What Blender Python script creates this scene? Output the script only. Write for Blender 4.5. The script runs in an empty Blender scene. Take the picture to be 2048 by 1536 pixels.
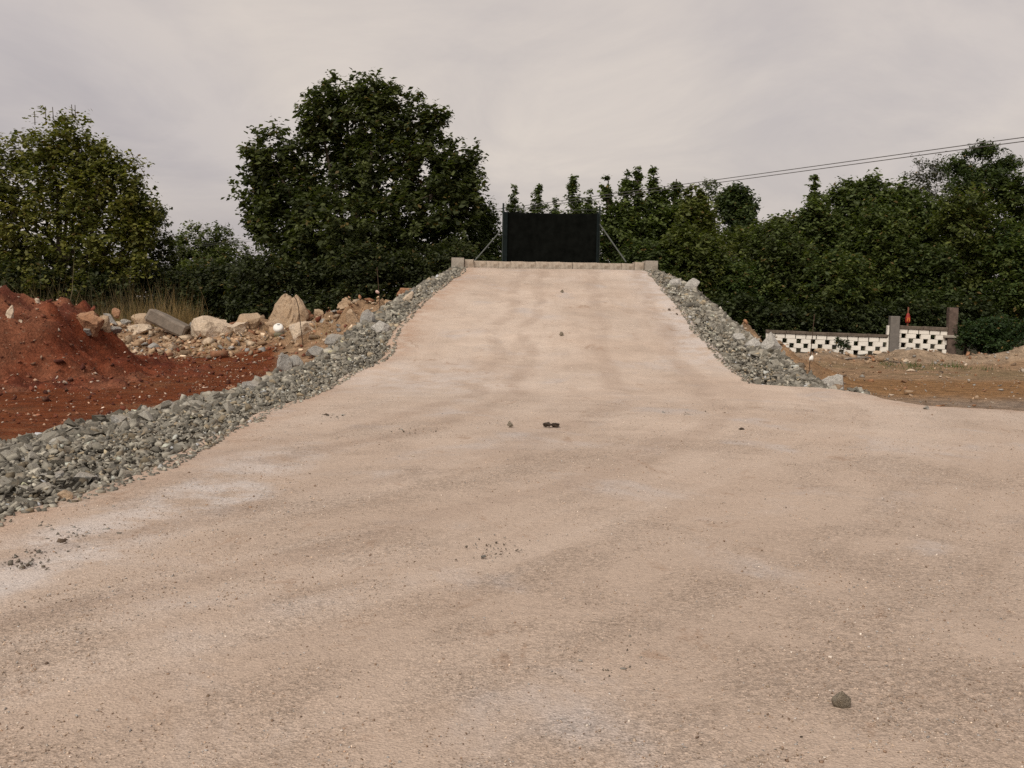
import bpy, bmesh, math, random
import numpy as np
from mathutils import Vector, Matrix, noise as mnoise

random.seed(7)
RNG = np.random.default_rng(7)
scene = bpy.context.scene
COL = scene.collection
R = math.radians

# ------------------------------------------------------------------ camera
F, CX, CY = 2000.0, 1024.0, 768.0          # focal length and centre, in pixels of the 2048 px photograph
CAM_H, PITCH, ROLL = 1.6, R(4.8), R(1.0)
cam_d = bpy.data.cameras.new('camera')
cam = bpy.data.objects.new('camera', cam_d)
COL.objects.link(cam)
cam_d.sensor_width = 36.0
cam_d.lens = 36.0 * F / 2048.0
cam_d.clip_start = 0.1
cam_d.clip_end = 3000
cam.matrix_world = Matrix.Translation((0, 0, CAM_H)) @ Matrix.Rotation(R(90) - PITCH, 4, 'X') @ Matrix.Rotation(ROLL, 4, 'Z')
scene.camera = cam

# ------------------------------------------------------------------ sky, sun, exposure
SUN_EL, SUN_AZ = R(44), R(206)             # azimuth clockwise from +Y
world = bpy.data.worlds.new('World')
scene.world = world
world.use_nodes = True
wn, wl = world.node_tree.nodes, world.node_tree.links
wn.clear()
wout = wn.new('ShaderNodeOutputWorld')
bg = wn.new('ShaderNodeBackground')
bg.inputs['Strength'].default_value = 0.1
wl.new(bg.outputs[0], wout.inputs[0])
nish = wn.new('ShaderNodeTexSky')
nish.sky_type = 'NISHITA'
nish.sun_disc = False
nish.sun_elevation = SUN_EL
nish.sun_rotation = SUN_AZ
nish.dust_density = 4.0
tc = wn.new('ShaderNodeTexCoord')
sep = wn.new('ShaderNodeSeparateXYZ')
wl.new(tc.outputs['Generated'], sep.inputs[0])
def wmath(op, a, b=None, clamp=False):
    n = wn.new('ShaderNodeMath'); n.operation = op; n.use_clamp = clamp
    for i, v in enumerate((a, b)):
        if v is None: continue
        if isinstance(v, (int, float)): n.inputs[i].default_value = v
        else: wl.new(v, n.inputs[i])
    return n.outputs[0]
zc = wmath('ADD', wmath('MAXIMUM', sep.outputs['Z'], 0.0), 0.22)
comb = wn.new('ShaderNodeCombineXYZ')
wl.new(wmath('DIVIDE', sep.outputs['X'], zc), comb.inputs[0])
wl.new(wmath('DIVIDE', sep.outputs['Y'], zc), comb.inputs[1])
def wnoise(scale, detail, rough, dist=0.0, off=(0, 0, 0), scl=(1, 1, 1)):
    mp = wn.new('ShaderNodeMapping')
    mp.inputs['Location'].default_value = off
    mp.inputs['Scale'].default_value = scl
    wl.new(comb.outputs[0], mp.inputs[0])
    n = wn.new('ShaderNodeTexNoise')
    n.inputs['Scale'].default_value = scale
    n.inputs['Detail'].default_value = detail
    n.inputs['Roughness'].default_value = rough
    n.inputs['Distortion'].default_value = dist
    wl.new(mp.outputs[0], n.inputs['Vector'])
    return n.outputs['Fac']
def wramp(fac, stops):
    r = wn.new('ShaderNodeValToRGB')
    els = r.color_ramp.elements
    while len(els) < len(stops): els.new(0.5)
    for e, (p, c) in zip(els, stops):
        e.position = p; e.color = (*c, 1)
    wl.new(fac, r.inputs[0])
    return r.outputs[0]
def wmix(fac, a, b, mode='MIX'):
    m = wn.new('ShaderNodeMix'); m.data_type = 'RGBA'; m.blend_type = mode
    if isinstance(fac, (int, float)): m.inputs[0].default_value = fac
    else: wl.new(fac, m.inputs[0])
    for i, v in ((6, a), (7, b)):
        if isinstance(v, tuple): m.inputs[i].default_value = (*v, 1)
        else: wl.new(v, m.inputs[i])
    return m.outputs[2]
big = wramp(wnoise(0.55, 4, 0.5, 0.3, (4.66, 4.62, 1.09), (1.0, 0.6, 1)), [(0.34, (0.72, 0.72, 0.78)), (0.50, (0.93, 0.925, 0.945)), (0.64, (1.12, 1.095, 1.04))])
fine = wramp(wnoise(1.7, 6, 0.6, 0.5, (9.19, 5.80, 0), (1.0, 0.8, 1)), [(0.38, (0.91, 0.91, 0.935)), (0.62, (1.08, 1.07, 1.055))])
cloud = wmix(1.0, wmix(1.0, (3.42, 3.11, 2.94), big, 'MULTIPLY'), fine, 'MULTIPLY')
wl.new(wmix(0.93, nish.outputs[0], cloud), bg.inputs['Color'])

sun_d = bpy.data.lights.new('sun', 'SUN')
sun_d.energy = 1.5
sun_d.angle = R(36)
sun_d.color = (1.0, 0.95, 0.86)
sun = bpy.data.objects.new('sun', sun_d)
COL.objects.link(sun)
sd = Vector((math.sin(SUN_AZ) * math.cos(SUN_EL), math.cos(SUN_AZ) * math.cos(SUN_EL), math.sin(SUN_EL)))
sun.rotation_euler = sd.to_track_quat('Z', 'Y').to_euler()

vs = scene.view_settings
vs.view_transform = 'Standard'
vs.look = 'None'
vs.exposure = 0.80
vs.gamma = 1.0
vs.use_curve_mapping = False
scene.cycles.use_denoising = False
scene.cycles.max_bounces = 6
scene.cycles.diffuse_bounces = 3
scene.cycles.transmission_bounces = 3

# ------------------------------------------------------------------ pixel -> world direction (used to measure the place from the photograph)
_cr, _sr = math.cos(ROLL), math.sin(ROLL)
def ray(px, py):
    a, b = (px - CX) / F, (CY - py) / F
    u, v = a * _cr - b * _sr, a * _sr + b * _cr
    return Vector((u, math.cos(PITCH) + v * math.sin(PITCH), -math.sin(PITCH) + v * math.cos(PITCH)))
def at(px, py, Y):
    """the point seen at a pixel, Y metres away along the ground"""
    d = ray(px, py)
    k = Y / d.y
    return Vector((d.x * k, Y, CAM_H + d.z * k))

# ------------------------------------------------------------------ numpy noise
_perm = np.random.default_rng(3).integers(0, 2**31, 4096)
def _h(ix, iy, s):
    return (_perm[(ix * 73 + _perm[(iy * 19 + s * 131) & 4095]) & 4095] & 65535) / 65535.0
def vnoise(x, y, s=0):
    x = np.asarray(x, float); y = np.asarray(y, float)
    ix, iy = np.floor(x).astype(int), np.floor(y).astype(int)
    fx, fy = x - ix, y - iy
    fx, fy = fx * fx * (3 - 2 * fx), fy * fy * (3 - 2 * fy)
    a, b, c, d = _h(ix, iy, s), _h(ix + 1, iy, s), _h(ix, iy + 1, s), _h(ix + 1, iy + 1, s)
    return (a * (1 - fx) + b * fx) * (1 - fy) + (c * (1 - fx) + d * fx) * fy
def fbm(x, y, s=0, octv=4, rough=0.5):
    t, amp, tot = 0.0, 1.0, 0.0
    for k in range(octv):
        t = t + amp * vnoise(x * 2**k, y * 2**k, s + 7 * k)
        tot += amp; amp *= rough
    return t / tot * 2 - 1
def sstep(a, b, x):
    t = np.clip((np.asarray(x, float) - a) / (b - a), 0, 1)
    return t * t * (3 - 2 * t)

# ------------------------------------------------------------------ terrain functions
def road_z(y):
    y = np.asarray(y, float)
    s = np.clip(y - 17.0, 0, 5.0)
    z = 0.016 * s * s + np.clip(y - 22.0, 0, None) * 0.16      # smooth foot, then 16 %
    top = 2.86
    return np.where(z > top - 0.25, top - 0.25 + 0.25 * (1 - np.exp(-(z - top + 0.25) / 0.25)), z)
def _edge_tab(pts, y0, z0):
    ys, xs = [], []
    for px, py in pts:
        d = ray(px, py)
        Y = y0
        for k in range(4000):
            Y = y0 + k * 0.01
            if CAM_H + d.z * Y / d.y <= float(road_z(Y)) + z0: break
        ys.append(Y); xs.append(d.x * Y / d.y)
    return ys, xs
_ly, _lx = _edge_tab([(0, 1037), (150, 997), (260, 955), (380, 906), (420, 880), (480, 851), (540, 820), (600, 796), (700, 746), (760, 722), (781, 705), (785, 682), (800, 655), (830, 620), (866, 588), (905, 558), (925, 545)], 3.0, 0.0)
LY = [-14, 4] + _ly + [39.5]
LX = [-4.6, -4.05] + _lx + [_lx[-1] + 0.05]
_ry, _rx = _edge_tab([(2046, 822), (1950, 817), (1850, 812), (1780, 800), (1720, 786), (1640, 776), (1560, 772), (1500, 768), (1478, 750), (1460, 733), (1420, 692), (1390, 662), (1380, 640), (1345, 597), (1318, 570), (1298, 547)], 3.0, 0.0)
RY = [-14, 10, 12.0, 13.2] + _ry + [39.5]
RX = [32, 30, 17.0, 11.5] + _rx + [_rx[-1] + 0.05]
for k in range(1, len(RY)):
    RY[k] = max(RY[k], RY[k - 1] + 0.02)
for k in range(1, len(LY)):
    LY[k] = max(LY[k], LY[k - 1] + 0.02)
def Ledge(y): return np.interp(y, LY, LX) + 0.10 * fbm(np.asarray(y) * 1.1, 3.3, 21, 3)
def Redge(y): return np.interp(y, RY, RX) + 0.12 * fbm(np.asarray(y) * 1.1, 9.3, 22, 3) * np.where(np.asarray(y) > 12, 1, 0)

HUMPS = []                                   # (x, y, rx, ry, h) of low spoil humps on the natural ground
def hump(px, Y, rx, ry, h):
    HUMPS.append((at(px, 640, Y).x, Y, rx, ry, h))
for a in [(150, 35.3, 1.8, 2.0, 0.75), (250, 36.3, 2.0, 2.1, 0.8), (340, 36.6, 2.0, 2.1, 0.65), (430, 36.6, 2.0, 2.1, 0.85), (520, 36, 1.6, 2.1, 1.0),
          (600, 34.8, 1.6, 2.3, 1.1), (660, 34.2, 1.3, 2.3, 1.25), (720, 33.6, 1.3, 2.5, 1.6), (770, 32.8, 1.0, 2.2, 1.6), (690, 30.2, 1.0, 2.2, 0.7), (640, 30.4, 1.2, 2, 0.45)]:
    hump(*a)
for a in [(1600, 27, 0.9, 1.8, 0.62), (1580, 24.0, 0.6, 1.4, 0.45), (1545, 28.5, 0.8, 1.8, 0.95), (1500, 31, 0.7, 1.6, 1.25),
          (1640, 36, 1.5, 1.2, 0.30), (1790, 37.8, 0.9, 1.0, 0.30), (1835, 37.5, 1.3, 1.1, 0.44), (1905, 37.5, 1.4, 1.2, 0.26), (1960, 37, 1.6, 1.2, 0.26), (2060, 36.5, 1.3, 1.4, 0.60), (2120, 36, 2, 1.5, 0.5)]:
    hump(*a)
def ground_z(x, y):
    x = np.asarray(x, float); y = np.asarray(y, float)
    z = -0.42 + 0.05 * fbm(x * 0.35, y * 0.35, 1, 3) + 0.03 * fbm(x * 1.7, y * 1.7, 2, 3)
    hs = np.zeros_like(z)
    for hx, hy, rx, ry, h in HUMPS:
        e = h * np.exp(-((x - hx) / rx) ** 2 - ((y - hy) / ry) ** 2)
        hs = np.maximum(hs, e) + 0.12 * np.minimum(hs, e)
    z = z + hs * (1 + 0.38 * fbm(x * 1.6, y * 1.6, 5, 4) + 0.16 * fbm(x * 5, y * 5, 6, 2))
    z = z + 0.05 * sstep(28, 33, y) * fbm(x * 3.1, y * 3.1, 9, 3)
    z = z - 0.7 * sstep(43, 50, y)                              # shallow gully under the trees
    z = np.where((x > np.interp(y, LY, LX) + 0.2) & (x < np.interp(y, RY, RX) - 0.2) & (y < 39.2), -0.55, z)
    return z
# red earth heap on the left
def heap_z(x, y):
    x = np.asarray(x, float); y = np.asarray(y, float)
    dx, dy = (x + 14.3) / 1.0, (y - 24.6) / 1.05
    r = np.sqrt(dx * dx + dy * dy) + 0.9 * fbm(x * 0.7, y * 0.7, 31, 3)
    h = 1.50 * (1 - sstep(2.7, 5.2, r)) + 0.18 * (1 - sstep(5.0, 7.6, r))
    h = h * (1 + 0.30 * fbm(x * 0.9, y * 0.9, 33, 3)) + (0.34 * fbm(x * 1.9, y * 1.9, 34, 4, 0.65) + 0.12 * fbm(x * 6, y * 6, 36, 2)) * sstep(8.0, 5.5, r)
    return -0.50 + h - 0.22 * sstep(6.2, 7.8, r)
LWY, LWW = [4, 10, 13, 16, 19, 22, 24.5, 27, 31, 34, 37, 40], [3.4, 3.15, 2.75, 2.3, 1.9, 1.5, 1.2, 1.0, 0.88, 0.72, 0.40, 0.3]
RWY, RWW = [18.3, 18.7, 19.2, 20, 21, 23, 25, 28, 31, 33, 35.5, 37, 40], [0.30, 0.7, 1.2, 1.6, 1.7, 1.55, 1.35, 1.15, 1.05, 1.05, 0.75, 0.3, 0.2]
def bank_profile(s, W, ze, y):
    """height of a stone bank s metres outside the road edge"""
    return np.maximum(-0.6, ze - 0.04 - 0.085 * np.minimum(s, W) - np.maximum(0, s - W) * 0.95)
def top_zv(x, y):
    x = np.asarray(x, float); y = np.asarray(y, float)
    z = np.maximum(ground_z(x, y), heap_z(x, y))
    l, r, rz = Ledge(y), Redge(y), road_z(y)
    z = np.where((x >= l) & (x <= r) & (y < 39), np.maximum(z, rz), z)
    z = np.where((x < l) & (y < 38.5), np.maximum(z, bank_profile(l - x, np.interp(y, LWY, LWW), rz, y)), z)
    return np.where((x > r) & (y > 18.3) & (y < 38.5), np.maximum(z, bank_profile(x - r, np.interp(y, RWY, RWW), rz, y)), z)
def top_z(x, y): return float(top_zv(np.array([x]), np.array([y]))[0])
def hit(px, py, y0=2.5, y1=60):
    """where the line of sight of a pixel meets the modelled ground"""
    d = ray(px, py)
    for st in (0.25, 0.01):
        Y = np.arange(y0, y1, st)
        under = CAM_H + d.z / d.y * Y <= top_zv(d.x / d.y * Y, Y)
        k = int(np.argmax(under)) if under.any() else len(Y) - 1
        y1 = float(Y[k]) + 1e-6; y0 = y1 - 2 * st
    Yk = float(Y[k])
    return Vector((d.x / d.y * Yk, Yk, top_z(d.x / d.y * Yk, Yk)))

# ------------------------------------------------------------------ object helpers
def link(name, me, mat=None, parent=None, kind=None, label=None, cat=None, group=None, smooth=False):
    o = bpy.data.objects.new(name, me)
    COL.objects.link(o)
    if mat is not None and me is not None and not me.materials: me.materials.append(mat)
    if parent is not None: o.parent = parent
    if kind: o['kind'] = kind
    if label: o['label'] = label
    if cat: o['category'] = cat
    if group: o['group'] = group
    if smooth: me.polygons.foreach_set('use_smooth', [True] * len(me.polygons))
    return o
def empty(name, loc, label, cat, group=None, rotz=0):
    o = bpy.data.objects.new(name, None)
    COL.objects.link(o)
    o.location = loc; o.rotation_euler = (0, 0, rotz); o.empty_display_size = 0.2
    o['label'] = label; o['category'] = cat
    if group: o['group'] = group
    return o
def pymesh(name, verts, faces):
    me = bpy.data.meshes.new(name)
    me.from_pydata([tuple(v) for v in verts], [], faces)
    me.update()
    return me
def np_mesh(name, verts, loops, nside):
    """verts (n,3); loops: flat indices of faces that all have nside corners"""
    verts = np.ascontiguousarray(verts, np.float32); loops = np.ascontiguousarray(loops, np.int32).ravel()
    nf = len(loops) // nside
    me = bpy.data.meshes.new(name)
    me.vertices.add(len(verts)); me.loops.add(len(loops)); me.polygons.add(nf)
    me.vertices.foreach_set('co', verts.ravel())
    me.loops.foreach_set('vertex_index', loops)
    me.polygons.foreach_set('loop_start', np.arange(nf, dtype=np.int32) * nside)
    me.polygons.foreach_set('loop_total', np.full(nf, nside, np.int32))
    me.update(calc_edges=True)
    return me
def set_col(me, cols, name='tint'):
    """per-vertex colour (n,3)"""
    a = me.color_attributes.new(name, 'FLOAT_COLOR', 'POINT')
    c = np.ones((len(me.vertices), 4), np.float32); c[:, :3] = cols
    a.data.foreach_set('color', c.ravel())
def box_bm(bm, c, s, rot=None, bev=0.0):
    m = Matrix.Translation(c) @ (rot.to_4x4() if rot is not None else Matrix.Identity(4)) @ Matrix.Diagonal((*s, 1))
    r = bmesh.ops.create_cube(bm, size=1.0, matrix=m)
    if bev:
        es = list({e for v in r['verts'] for e in v.link_edges})
        bmesh.ops.bevel(bm, geom=es, offset=bev, segments=1, affect='EDGES')
def bm_mesh(bm, name):
    me = bpy.data.meshes.new(name)
    bm.to_mesh(me); bm.free()
    return me
def tube_arrays(pts, rads, n=5):
    pts = [Vector(p) for p in pts]
    V, Fc = [], []
    for i, p in enumerate(pts):
        t = (pts[min(i + 1, len(pts) - 1)] - pts[max(i - 1, 0)]).normalized()
        u = t.orthogonal().normalized(); w = t.cross(u)
        for k in range(n):
            a = 2 * math.pi * k / n
            V.append(p + (u * math.cos(a) + w * math.sin(a)) * rads[i])
    for i in range(len(pts) - 1):
        for k in range(n):
            k2 = (k + 1) % n
            Fc.append((i * n + k, i * n + k2, (i + 1) * n + k2, (i + 1) * n + k))
    Fc.append(tuple(range(n))[::-1]); Fc.append(tuple(range((len(pts) - 1) * n, len(pts) * n)))
    return V, Fc
def tube_mesh(name, pts, rads, n=6):
    V, Fc = tube_arrays(pts, rads, n)
    return pymesh(name, V, Fc)

# ------------------------------------------------------------------ materials
class NT:
    def __init__(s, name):
        s.m = bpy.data.materials.new(name); s.m.use_nodes = True
        s.t = s.m.node_tree; s.n = s.t.nodes; s.l = s.t.links
        s.n.clear()
        s.out = s.n.new('ShaderNodeOutputMaterial')
        s.b = s.n.new('ShaderNodeBsdfPrincipled')
        s.l.new(s.b.outputs[0], s.out.inputs[0])
        s.b.inputs['Roughness'].default_value = 0.9
        s.b.inputs['Specular IOR Level'].default_value = 0.25
        s.tc = s.n.new('ShaderNodeTexCoord')
    def put(s, sock, v):
        if isinstance(v, bpy.types.NodeSocket): s.l.new(v, sock)
        elif isinstance(v, tuple): sock.default_value = (*v, 1) if len(v) == 3 and sock.type == 'RGBA' else v
        else: sock.default_value = v
    def map(s, vec, scale=(1, 1, 1), loc=(0, 0, 0), rot=(0, 0, 0)):
        n = s.n.new('ShaderNodeMapping')
        s.l.new(vec, n.inputs[0]); n.inputs['Scale'].default_value = scale; n.inputs['Location'].default_value = loc; n.inputs['Rotation'].default_value = rot
        return n.outputs[0]
    def noise(s, scale, detail=4, rough=0.5, vec=None, dist=0.0, col=False):
        n = s.n.new('ShaderNodeTexNoise')
        n.inputs['Scale'].default_value = scale; n.inputs['Detail'].default_value = detail; n.inputs['Roughness'].default_value = rough; n.inputs['Distortion'].default_value = dist
        s.l.new(vec if vec is not None else s.tc.outputs['Object'], n.inputs['Vector'])
        return n.outputs['Color' if col else 'Fac']
    def voro(s, scale, out='Color', vec=None, feature='F1', rand=1.0):
        n = s.n.new('ShaderNodeTexVoronoi'); n.feature = feature
        n.inputs['Scale'].default_value = scale; n.inputs['Randomness'].default_value = rand
        s.l.new(vec if vec is not None else s.tc.outputs['Object'], n.inputs['Vector'])
        return n.outputs[out]
    def mr(s, v, a, b, c=0.0, d=1.0, smooth=True):
        n = s.n.new('ShaderNodeMapRange'); n.interpolation_type = 'SMOOTHSTEP' if smooth else 'LINEAR'
        s.put(n.inputs[0], v)
        for k, q in zip((1, 2, 3, 4), (a, b, c, d)): n.inputs[k].default_value = q
        return n.outputs[0]
    def mix(s, f, a, b, mode='MIX'):
        n = s.n.new('ShaderNodeMix'); n.data_type = 'RGBA'; n.blend_type = mode
        s.put(n.inputs[0], f); s.put(n.inputs[6], a); s.put(n.inputs[7], b)
        return n.outputs[2]
    def math(s, op, a, b=0.0):
        n = s.n.new('ShaderNodeMath'); n.operation = op
        s.put(n.inputs[0], a); s.put(n.inputs[1], b)
        return n.outputs[0]
    def grey(s, v):
        n = s.n.new('ShaderNodeCombineColor')
        for k in range(3): s.l.new(v, n.inputs[k])
        return n.outputs[0]
    def attr(s, name, out='Color'):
        n = s.n.new('ShaderNodeAttribute'); n.attribute_name = name
        return n.outputs[out]
    def orand(s):
        n = s.n.new('ShaderNodeObjectInfo'); return n.outputs['Random']
    def ramp(s, f, stops):
        r = s.n.new('ShaderNodeValToRGB'); els = r.color_ramp.elements
        while len(els) < len(stops): els.new(0.5)
        for e, (p, c) in zip(els, stops): e.position = p; e.color = (*c, 1)
        s.put(r.inputs[0], f); return r.outputs[0]
    def bump(s, h, strength, dist, prev=None):
        n = s.n.new('ShaderNodeBump')
        n.inputs['Strength'].default_value = strength; n.inputs['Distance'].default_value = dist
        s.l.new(h, n.inputs['Height'])
        if prev is not None: s.l.new(prev, n.inputs['Normal'])
        s.l.new(n.outputs[0], s.b.inputs['Normal'])
        return n.outputs[0]
    def base(s, c): s.put(s.b.inputs['Base Color'], c); return s

def mat_road():
    t = NT('pale crushed limestone')
    uv = t.tc.outputs['UV']
    c = t.mix(t.mr(t.noise(0.42, 4, 0.55), 0.36, 0.64), (0.515, 0.400, 0.312), (0.615, 0.500, 0.405))
    c = t.mix(1.0, c, t.grey(t.mr(t.noise(0.22, 3, 0.5, t.map(t.tc.outputs['Object'], (1, 1, 1), (3.3, 1.7, 0))), 0.3, 0.7, 0.86, 1.08)), 'MULTIPLY')
    c = t.mix(1.0, c, t.grey(t.mr(t.noise(1.6, 5, 0.62, None, 0.5), 0.3, 0.7, 0.89, 1.09)), 'MULTIPLY')
    a = t.attr('tint')
    sp = t.n.new('ShaderNodeSeparateColor'); t.l.new(a, sp.inputs[0])
    c = t.mix(t.mr(sp.outputs[2], 0, 1, 0.72, 0.0, False), c, (0.435, 0.330, 0.252))
    grey = t.mr(t.noise(0.75, 5, 0.6, t.map(t.tc.outputs['Object'], (1, 0.8, 1), (4.1, 7.7, 0)), 0.4), 0.53, 0.72)
    c = t.mix(t.math('MULTIPLY', grey, 0.8), c, (0.50, 0.445, 0.41))
    st = t.mr(t.noise(1.0, 5, 0.62, t.map(uv, (1.5, 0.16, 1))), 0.50, 0.66)
    c = t.mix(t.math('MULTIPLY', st, 0.34), c, (0.385, 0.285, 0.212))
    st2 = t.mr(t.noise(1.0, 4, 0.6, t.map(uv, (0.9, 0.10, 1), (3.7, 1.9, 0))), 0.50, 0.66)
    c = t.mix(t.math('MULTIPLY', st2, 0.30), c, (0.64, 0.53, 0.44))
    brk = t.mr(t.noise(2.3, 5, 0.65), 0.30, 0.62)
    c = t.mix(t.math('MULTIPLY', sp.outputs[0], brk), c, (0.44, 0.29, 0.20))      # soil mixed in along the edges
    c = t.mix(t.math('MULTIPLY', sp.outputs[1], t.mr(t.noise(1.9, 5, 0.65), 0.36, 0.6)), c, (0.62, 0.57, 0.535))   # lime dust
    us = t.n.new('ShaderNodeSeparateXYZ'); t.l.new(uv, us.inputs[0])
    trk = None
    for w0, wd in ((-1.55, 0.17), (-0.80, 0.15), (0.95, 0.20), (2.6, 0.18)):      # worn wheel tracks
        wob = t.math('ADD', us.outputs[0], t.mr(t.noise(0.25, 2, 0.5), 0.3, 0.7, -0.25, 0.25, False))
        e = t.mr(t.math('ABSOLUTE', t.math('SUBTRACT', wob, w0)), wd * 0.4, wd * 1.7, 1.0, 0.0)
        trk = e if trk is None else t.math('MAXIMUM', trk, e)
    trk = t.math('MULTIPLY', trk, t.mr(t.noise(0.9, 5, 0.65, None, 0.3), 0.34, 0.56))
    c = t.mix(t.math('MULTIPLY', trk, 0.55), c, (0.37, 0.275, 0.21))
    # where the fines are worn away the coarse stone shows: rougher, darker, specked; elsewhere a smooth pale crust
    wx = t.math('ADD', t.math('MULTIPLY', t.noise(0.8, 6, 0.66, None, 0.7), 0.62), t.math('MULTIPLY', t.noise(1.0, 5, 0.6, t.map(uv, (1.1, 0.28, 1), (8.2, 3.1, 0))), 0.38))
    worn = t.math('MULTIPLY', t.mr(wx, 0.44, 0.60), t.mr(sp.outputs[2], 0, 1, 1.0, 0.45, False))
    c = t.mix(1.0, c, t.grey(t.mr(worn, 0, 1, 1.05, 0.96, False)), 'MULTIPLY')
    c = t.mix(t.math('MULTIPLY', t.math('SUBTRACT', 1.0, worn), 0.35), c, (0.54, 0.42, 0.33))
    s1 = t.mr(t.noise(36, 4, 0.7), 0.555, 0.645)
    s2 = t.mr(t.noise(13, 5, 0.75), 0.60, 0.68)
    sk = t.math('MAXIMUM', s1, s2)
    c = t.mix(t.math('MULTIPLY', sk, t.math('ADD', t.math('MULTIPLY', worn, 0.46), 0.10)), c, (0.235, 0.165, 0.115))
    brown = t.mr(t.noise(2.1, 6, 0.75, t.map(t.tc.outputs['Object'], (1, 0.6, 1), (5.5, 2.2, 0)), 0.8), 0.585, 0.69)
    c = t.mix(t.math('MULTIPLY', brown, 0.5), c, (0.32, 0.205, 0.135))
    cell = t.voro(75, 'Color'); sc = t.n.new('ShaderNodeSeparateColor'); t.l.new(cell, sc.inputs[0])
    g1 = t.mr(sc.outputs[0], 0, 1, 0.80, 1.16, False)
    g2 = t.mr(t.noise(130, 3, 0.7), 0.3, 0.7, 0.72, 1.26)
    g3 = t.mr(t.noise(30, 4, 0.7), 0.3, 0.7, 0.84, 1.14)
    g = t.math('MULTIPLY', t.math('MULTIPLY', g1, g2), g3)
    g = t.math('ADD', 1.0, t.math('MULTIPLY', t.math('SUBTRACT', g, 1.0), t.mr(worn, 0, 1, 0.42, 1.15, False)))
    c = t.mix(1.0, c, t.grey(g), 'MULTIPLY')
    t.base(c)
    b = t.bump(t.noise(9, 5, 0.65), 0.35, 0.05)
    b = t.bump(t.voro(75, 'Distance'), 0.5, 0.010, b)
    t.bump(t.noise(130, 3, 0.7), 0.5, 0.008, b)
    t.b.inputs['Specular IOR Level'].default_value = 0.15
    return t.m
def mat_soil():
    t = NT('earth and rubble soil')
    c = t.attr('tint')
    v = t.mr(t.noise(2.6, 6, 0.65), 0.25, 0.75, 0.62, 1.38)
    w = t.mr(t.noise(21, 5, 0.7), 0.25, 0.75, 0.60, 1.42)
    c = t.mix(1.0, c, t.grey(t.math('MULTIPLY', v, w)), 'MULTIPLY')
    c = t.mix(t.math('MULTIPLY', t.mr(t.noise(11, 4, 0.75), 0.60, 0.70), 0.55), c, (0.40, 0.27, 0.18))
    t.base(c)
    b = t.bump(t.noise(3.5, 6, 0.7), 0.6, 0.16)
    t.bump(t.noise(19, 5, 0.7), 0.7, 0.06, b)
    t.b.inputs['Specular IOR Level'].default_value = 0.1
    return t.m
def mat_stone(name, rand, tint=(1, 1, 1), attr=False, lum=1.0):
    t = NT(name)
    if attr: c = t.attr('tint')
    else:
        c = t.ramp(t.orand(), [(0.0, (0.115, 0.104, 0.082)), (0.30, (0.195, 0.177, 0.142)), (0.62, (0.275, 0.252, 0.206)), (0.86, (0.40, 0.37, 0.31)), (0.95, (0.31, 0.27, 0.21)), (1.0, (0.46, 0.44, 0.39))])
    v = t.mr(t.noise(9, 5, 0.7), 0.25, 0.75, 0.70 * lum, 1.30 * lum)
    c = t.mix(1.0, c, t.grey(v), 'MULTIPLY')
    c = t.mix(t.math('MULTIPLY', t.mr(t.noise(4, 4, 0.7), 0.52, 0.68), 0.45), c, (0.25, 0.185, 0.12))
    t.base(c)
    t.bump(t.noise(24, 5, 0.7), 0.5, 0.03)
    return t.m
def mat_rock(name, c1, c2, c3, sc=1.0, dust=None):
    t = NT(name)
    c = t.mix(t.mr(t.noise(1.7 * sc, 5, 0.65), 0.35, 0.65), c1, c2)
    c = t.mix(t.mr(t.noise(4.5 * sc, 6, 0.7, None, 0.6), 0.55, 0.70), c, c3)
    c = t.mix(1.0, c, t.grey(t.mr(t.noise(16 * sc, 5, 0.72), 0.25, 0.75, 0.66, 1.28)), 'MULTIPLY')
    if dust:
        g = t.n.new('ShaderNodeNewGeometry'); nz = t.n.new('ShaderNodeSeparateXYZ'); t.l.new(g.outputs['Normal'], nz.inputs[0])
        c = t.mix(t.math('MULTIPLY', t.mr(t.math('ADD', nz.outputs[2], t.mr(t.noise(3.3, 5, 0.7), 0.3, 0.7, -0.5, 0.4, False)), 0.2, 0.9), 0.6), c, dust)
    t.base(c)
    b = t.bump(t.noise(5 * sc, 6, 0.7), 0.7, 0.12)
    t.bump(t.noise(24 * sc, 5, 0.7), 0.6, 0.03, b)
    return t.m
def mat_plain(name, col, rough=0.7, var=0.18, scale=8, spec=0.3, metal=0.0, bump=0.2, dirt=None):
    t = NT(name)
    c = t.mix(1.0, col, t.grey(t.mr(t.noise(scale, 5, 0.65), 0.25, 0.75, 1 - var, 1 + var)), 'MULTIPLY')
    if dirt: c = t.mix(t.math('MULTIPLY', t.mr(t.noise(scale * 0.45, 6, 0.72, None, 0.5), dirt[1], dirt[1] + 0.15), dirt[2]), c, dirt[0])
    t.base(c)
    t.b.inputs['Roughness'].default_value = rough
    t.b.inputs['Specular IOR Level'].default_value = spec
    t.b.inputs['Metallic'].default_value = metal
    if bump: t.bump(t.noise(scale * 5, 4, 0.7), bump, 0.01)
    return t.m
def mat_leaf(name):
    t = NT(name)
    c = t.attr('tint')
    t.base(c)
    t.b.inputs['Roughness'].default_value = 0.55
    t.b.inputs['Specular IOR Level'].default_value = 0.25
    tr = t.n.new('ShaderNodeBsdfTranslucent')
    t.l.new(t.mix(1.0, c, (1.1, 1.25, 0.5), 'MULTIPLY'), tr.inputs[0])
    ms = t.n.new('ShaderNodeMixShader'); ms.inputs[0].default_value = 0.38
    t.l.new(t.b.outputs[0], ms.inputs[1]); t.l.new(tr.outputs[0], ms.inputs[2])
    t.l.new(ms.outputs[0], t.out.inputs[0])
    return t.m

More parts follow.
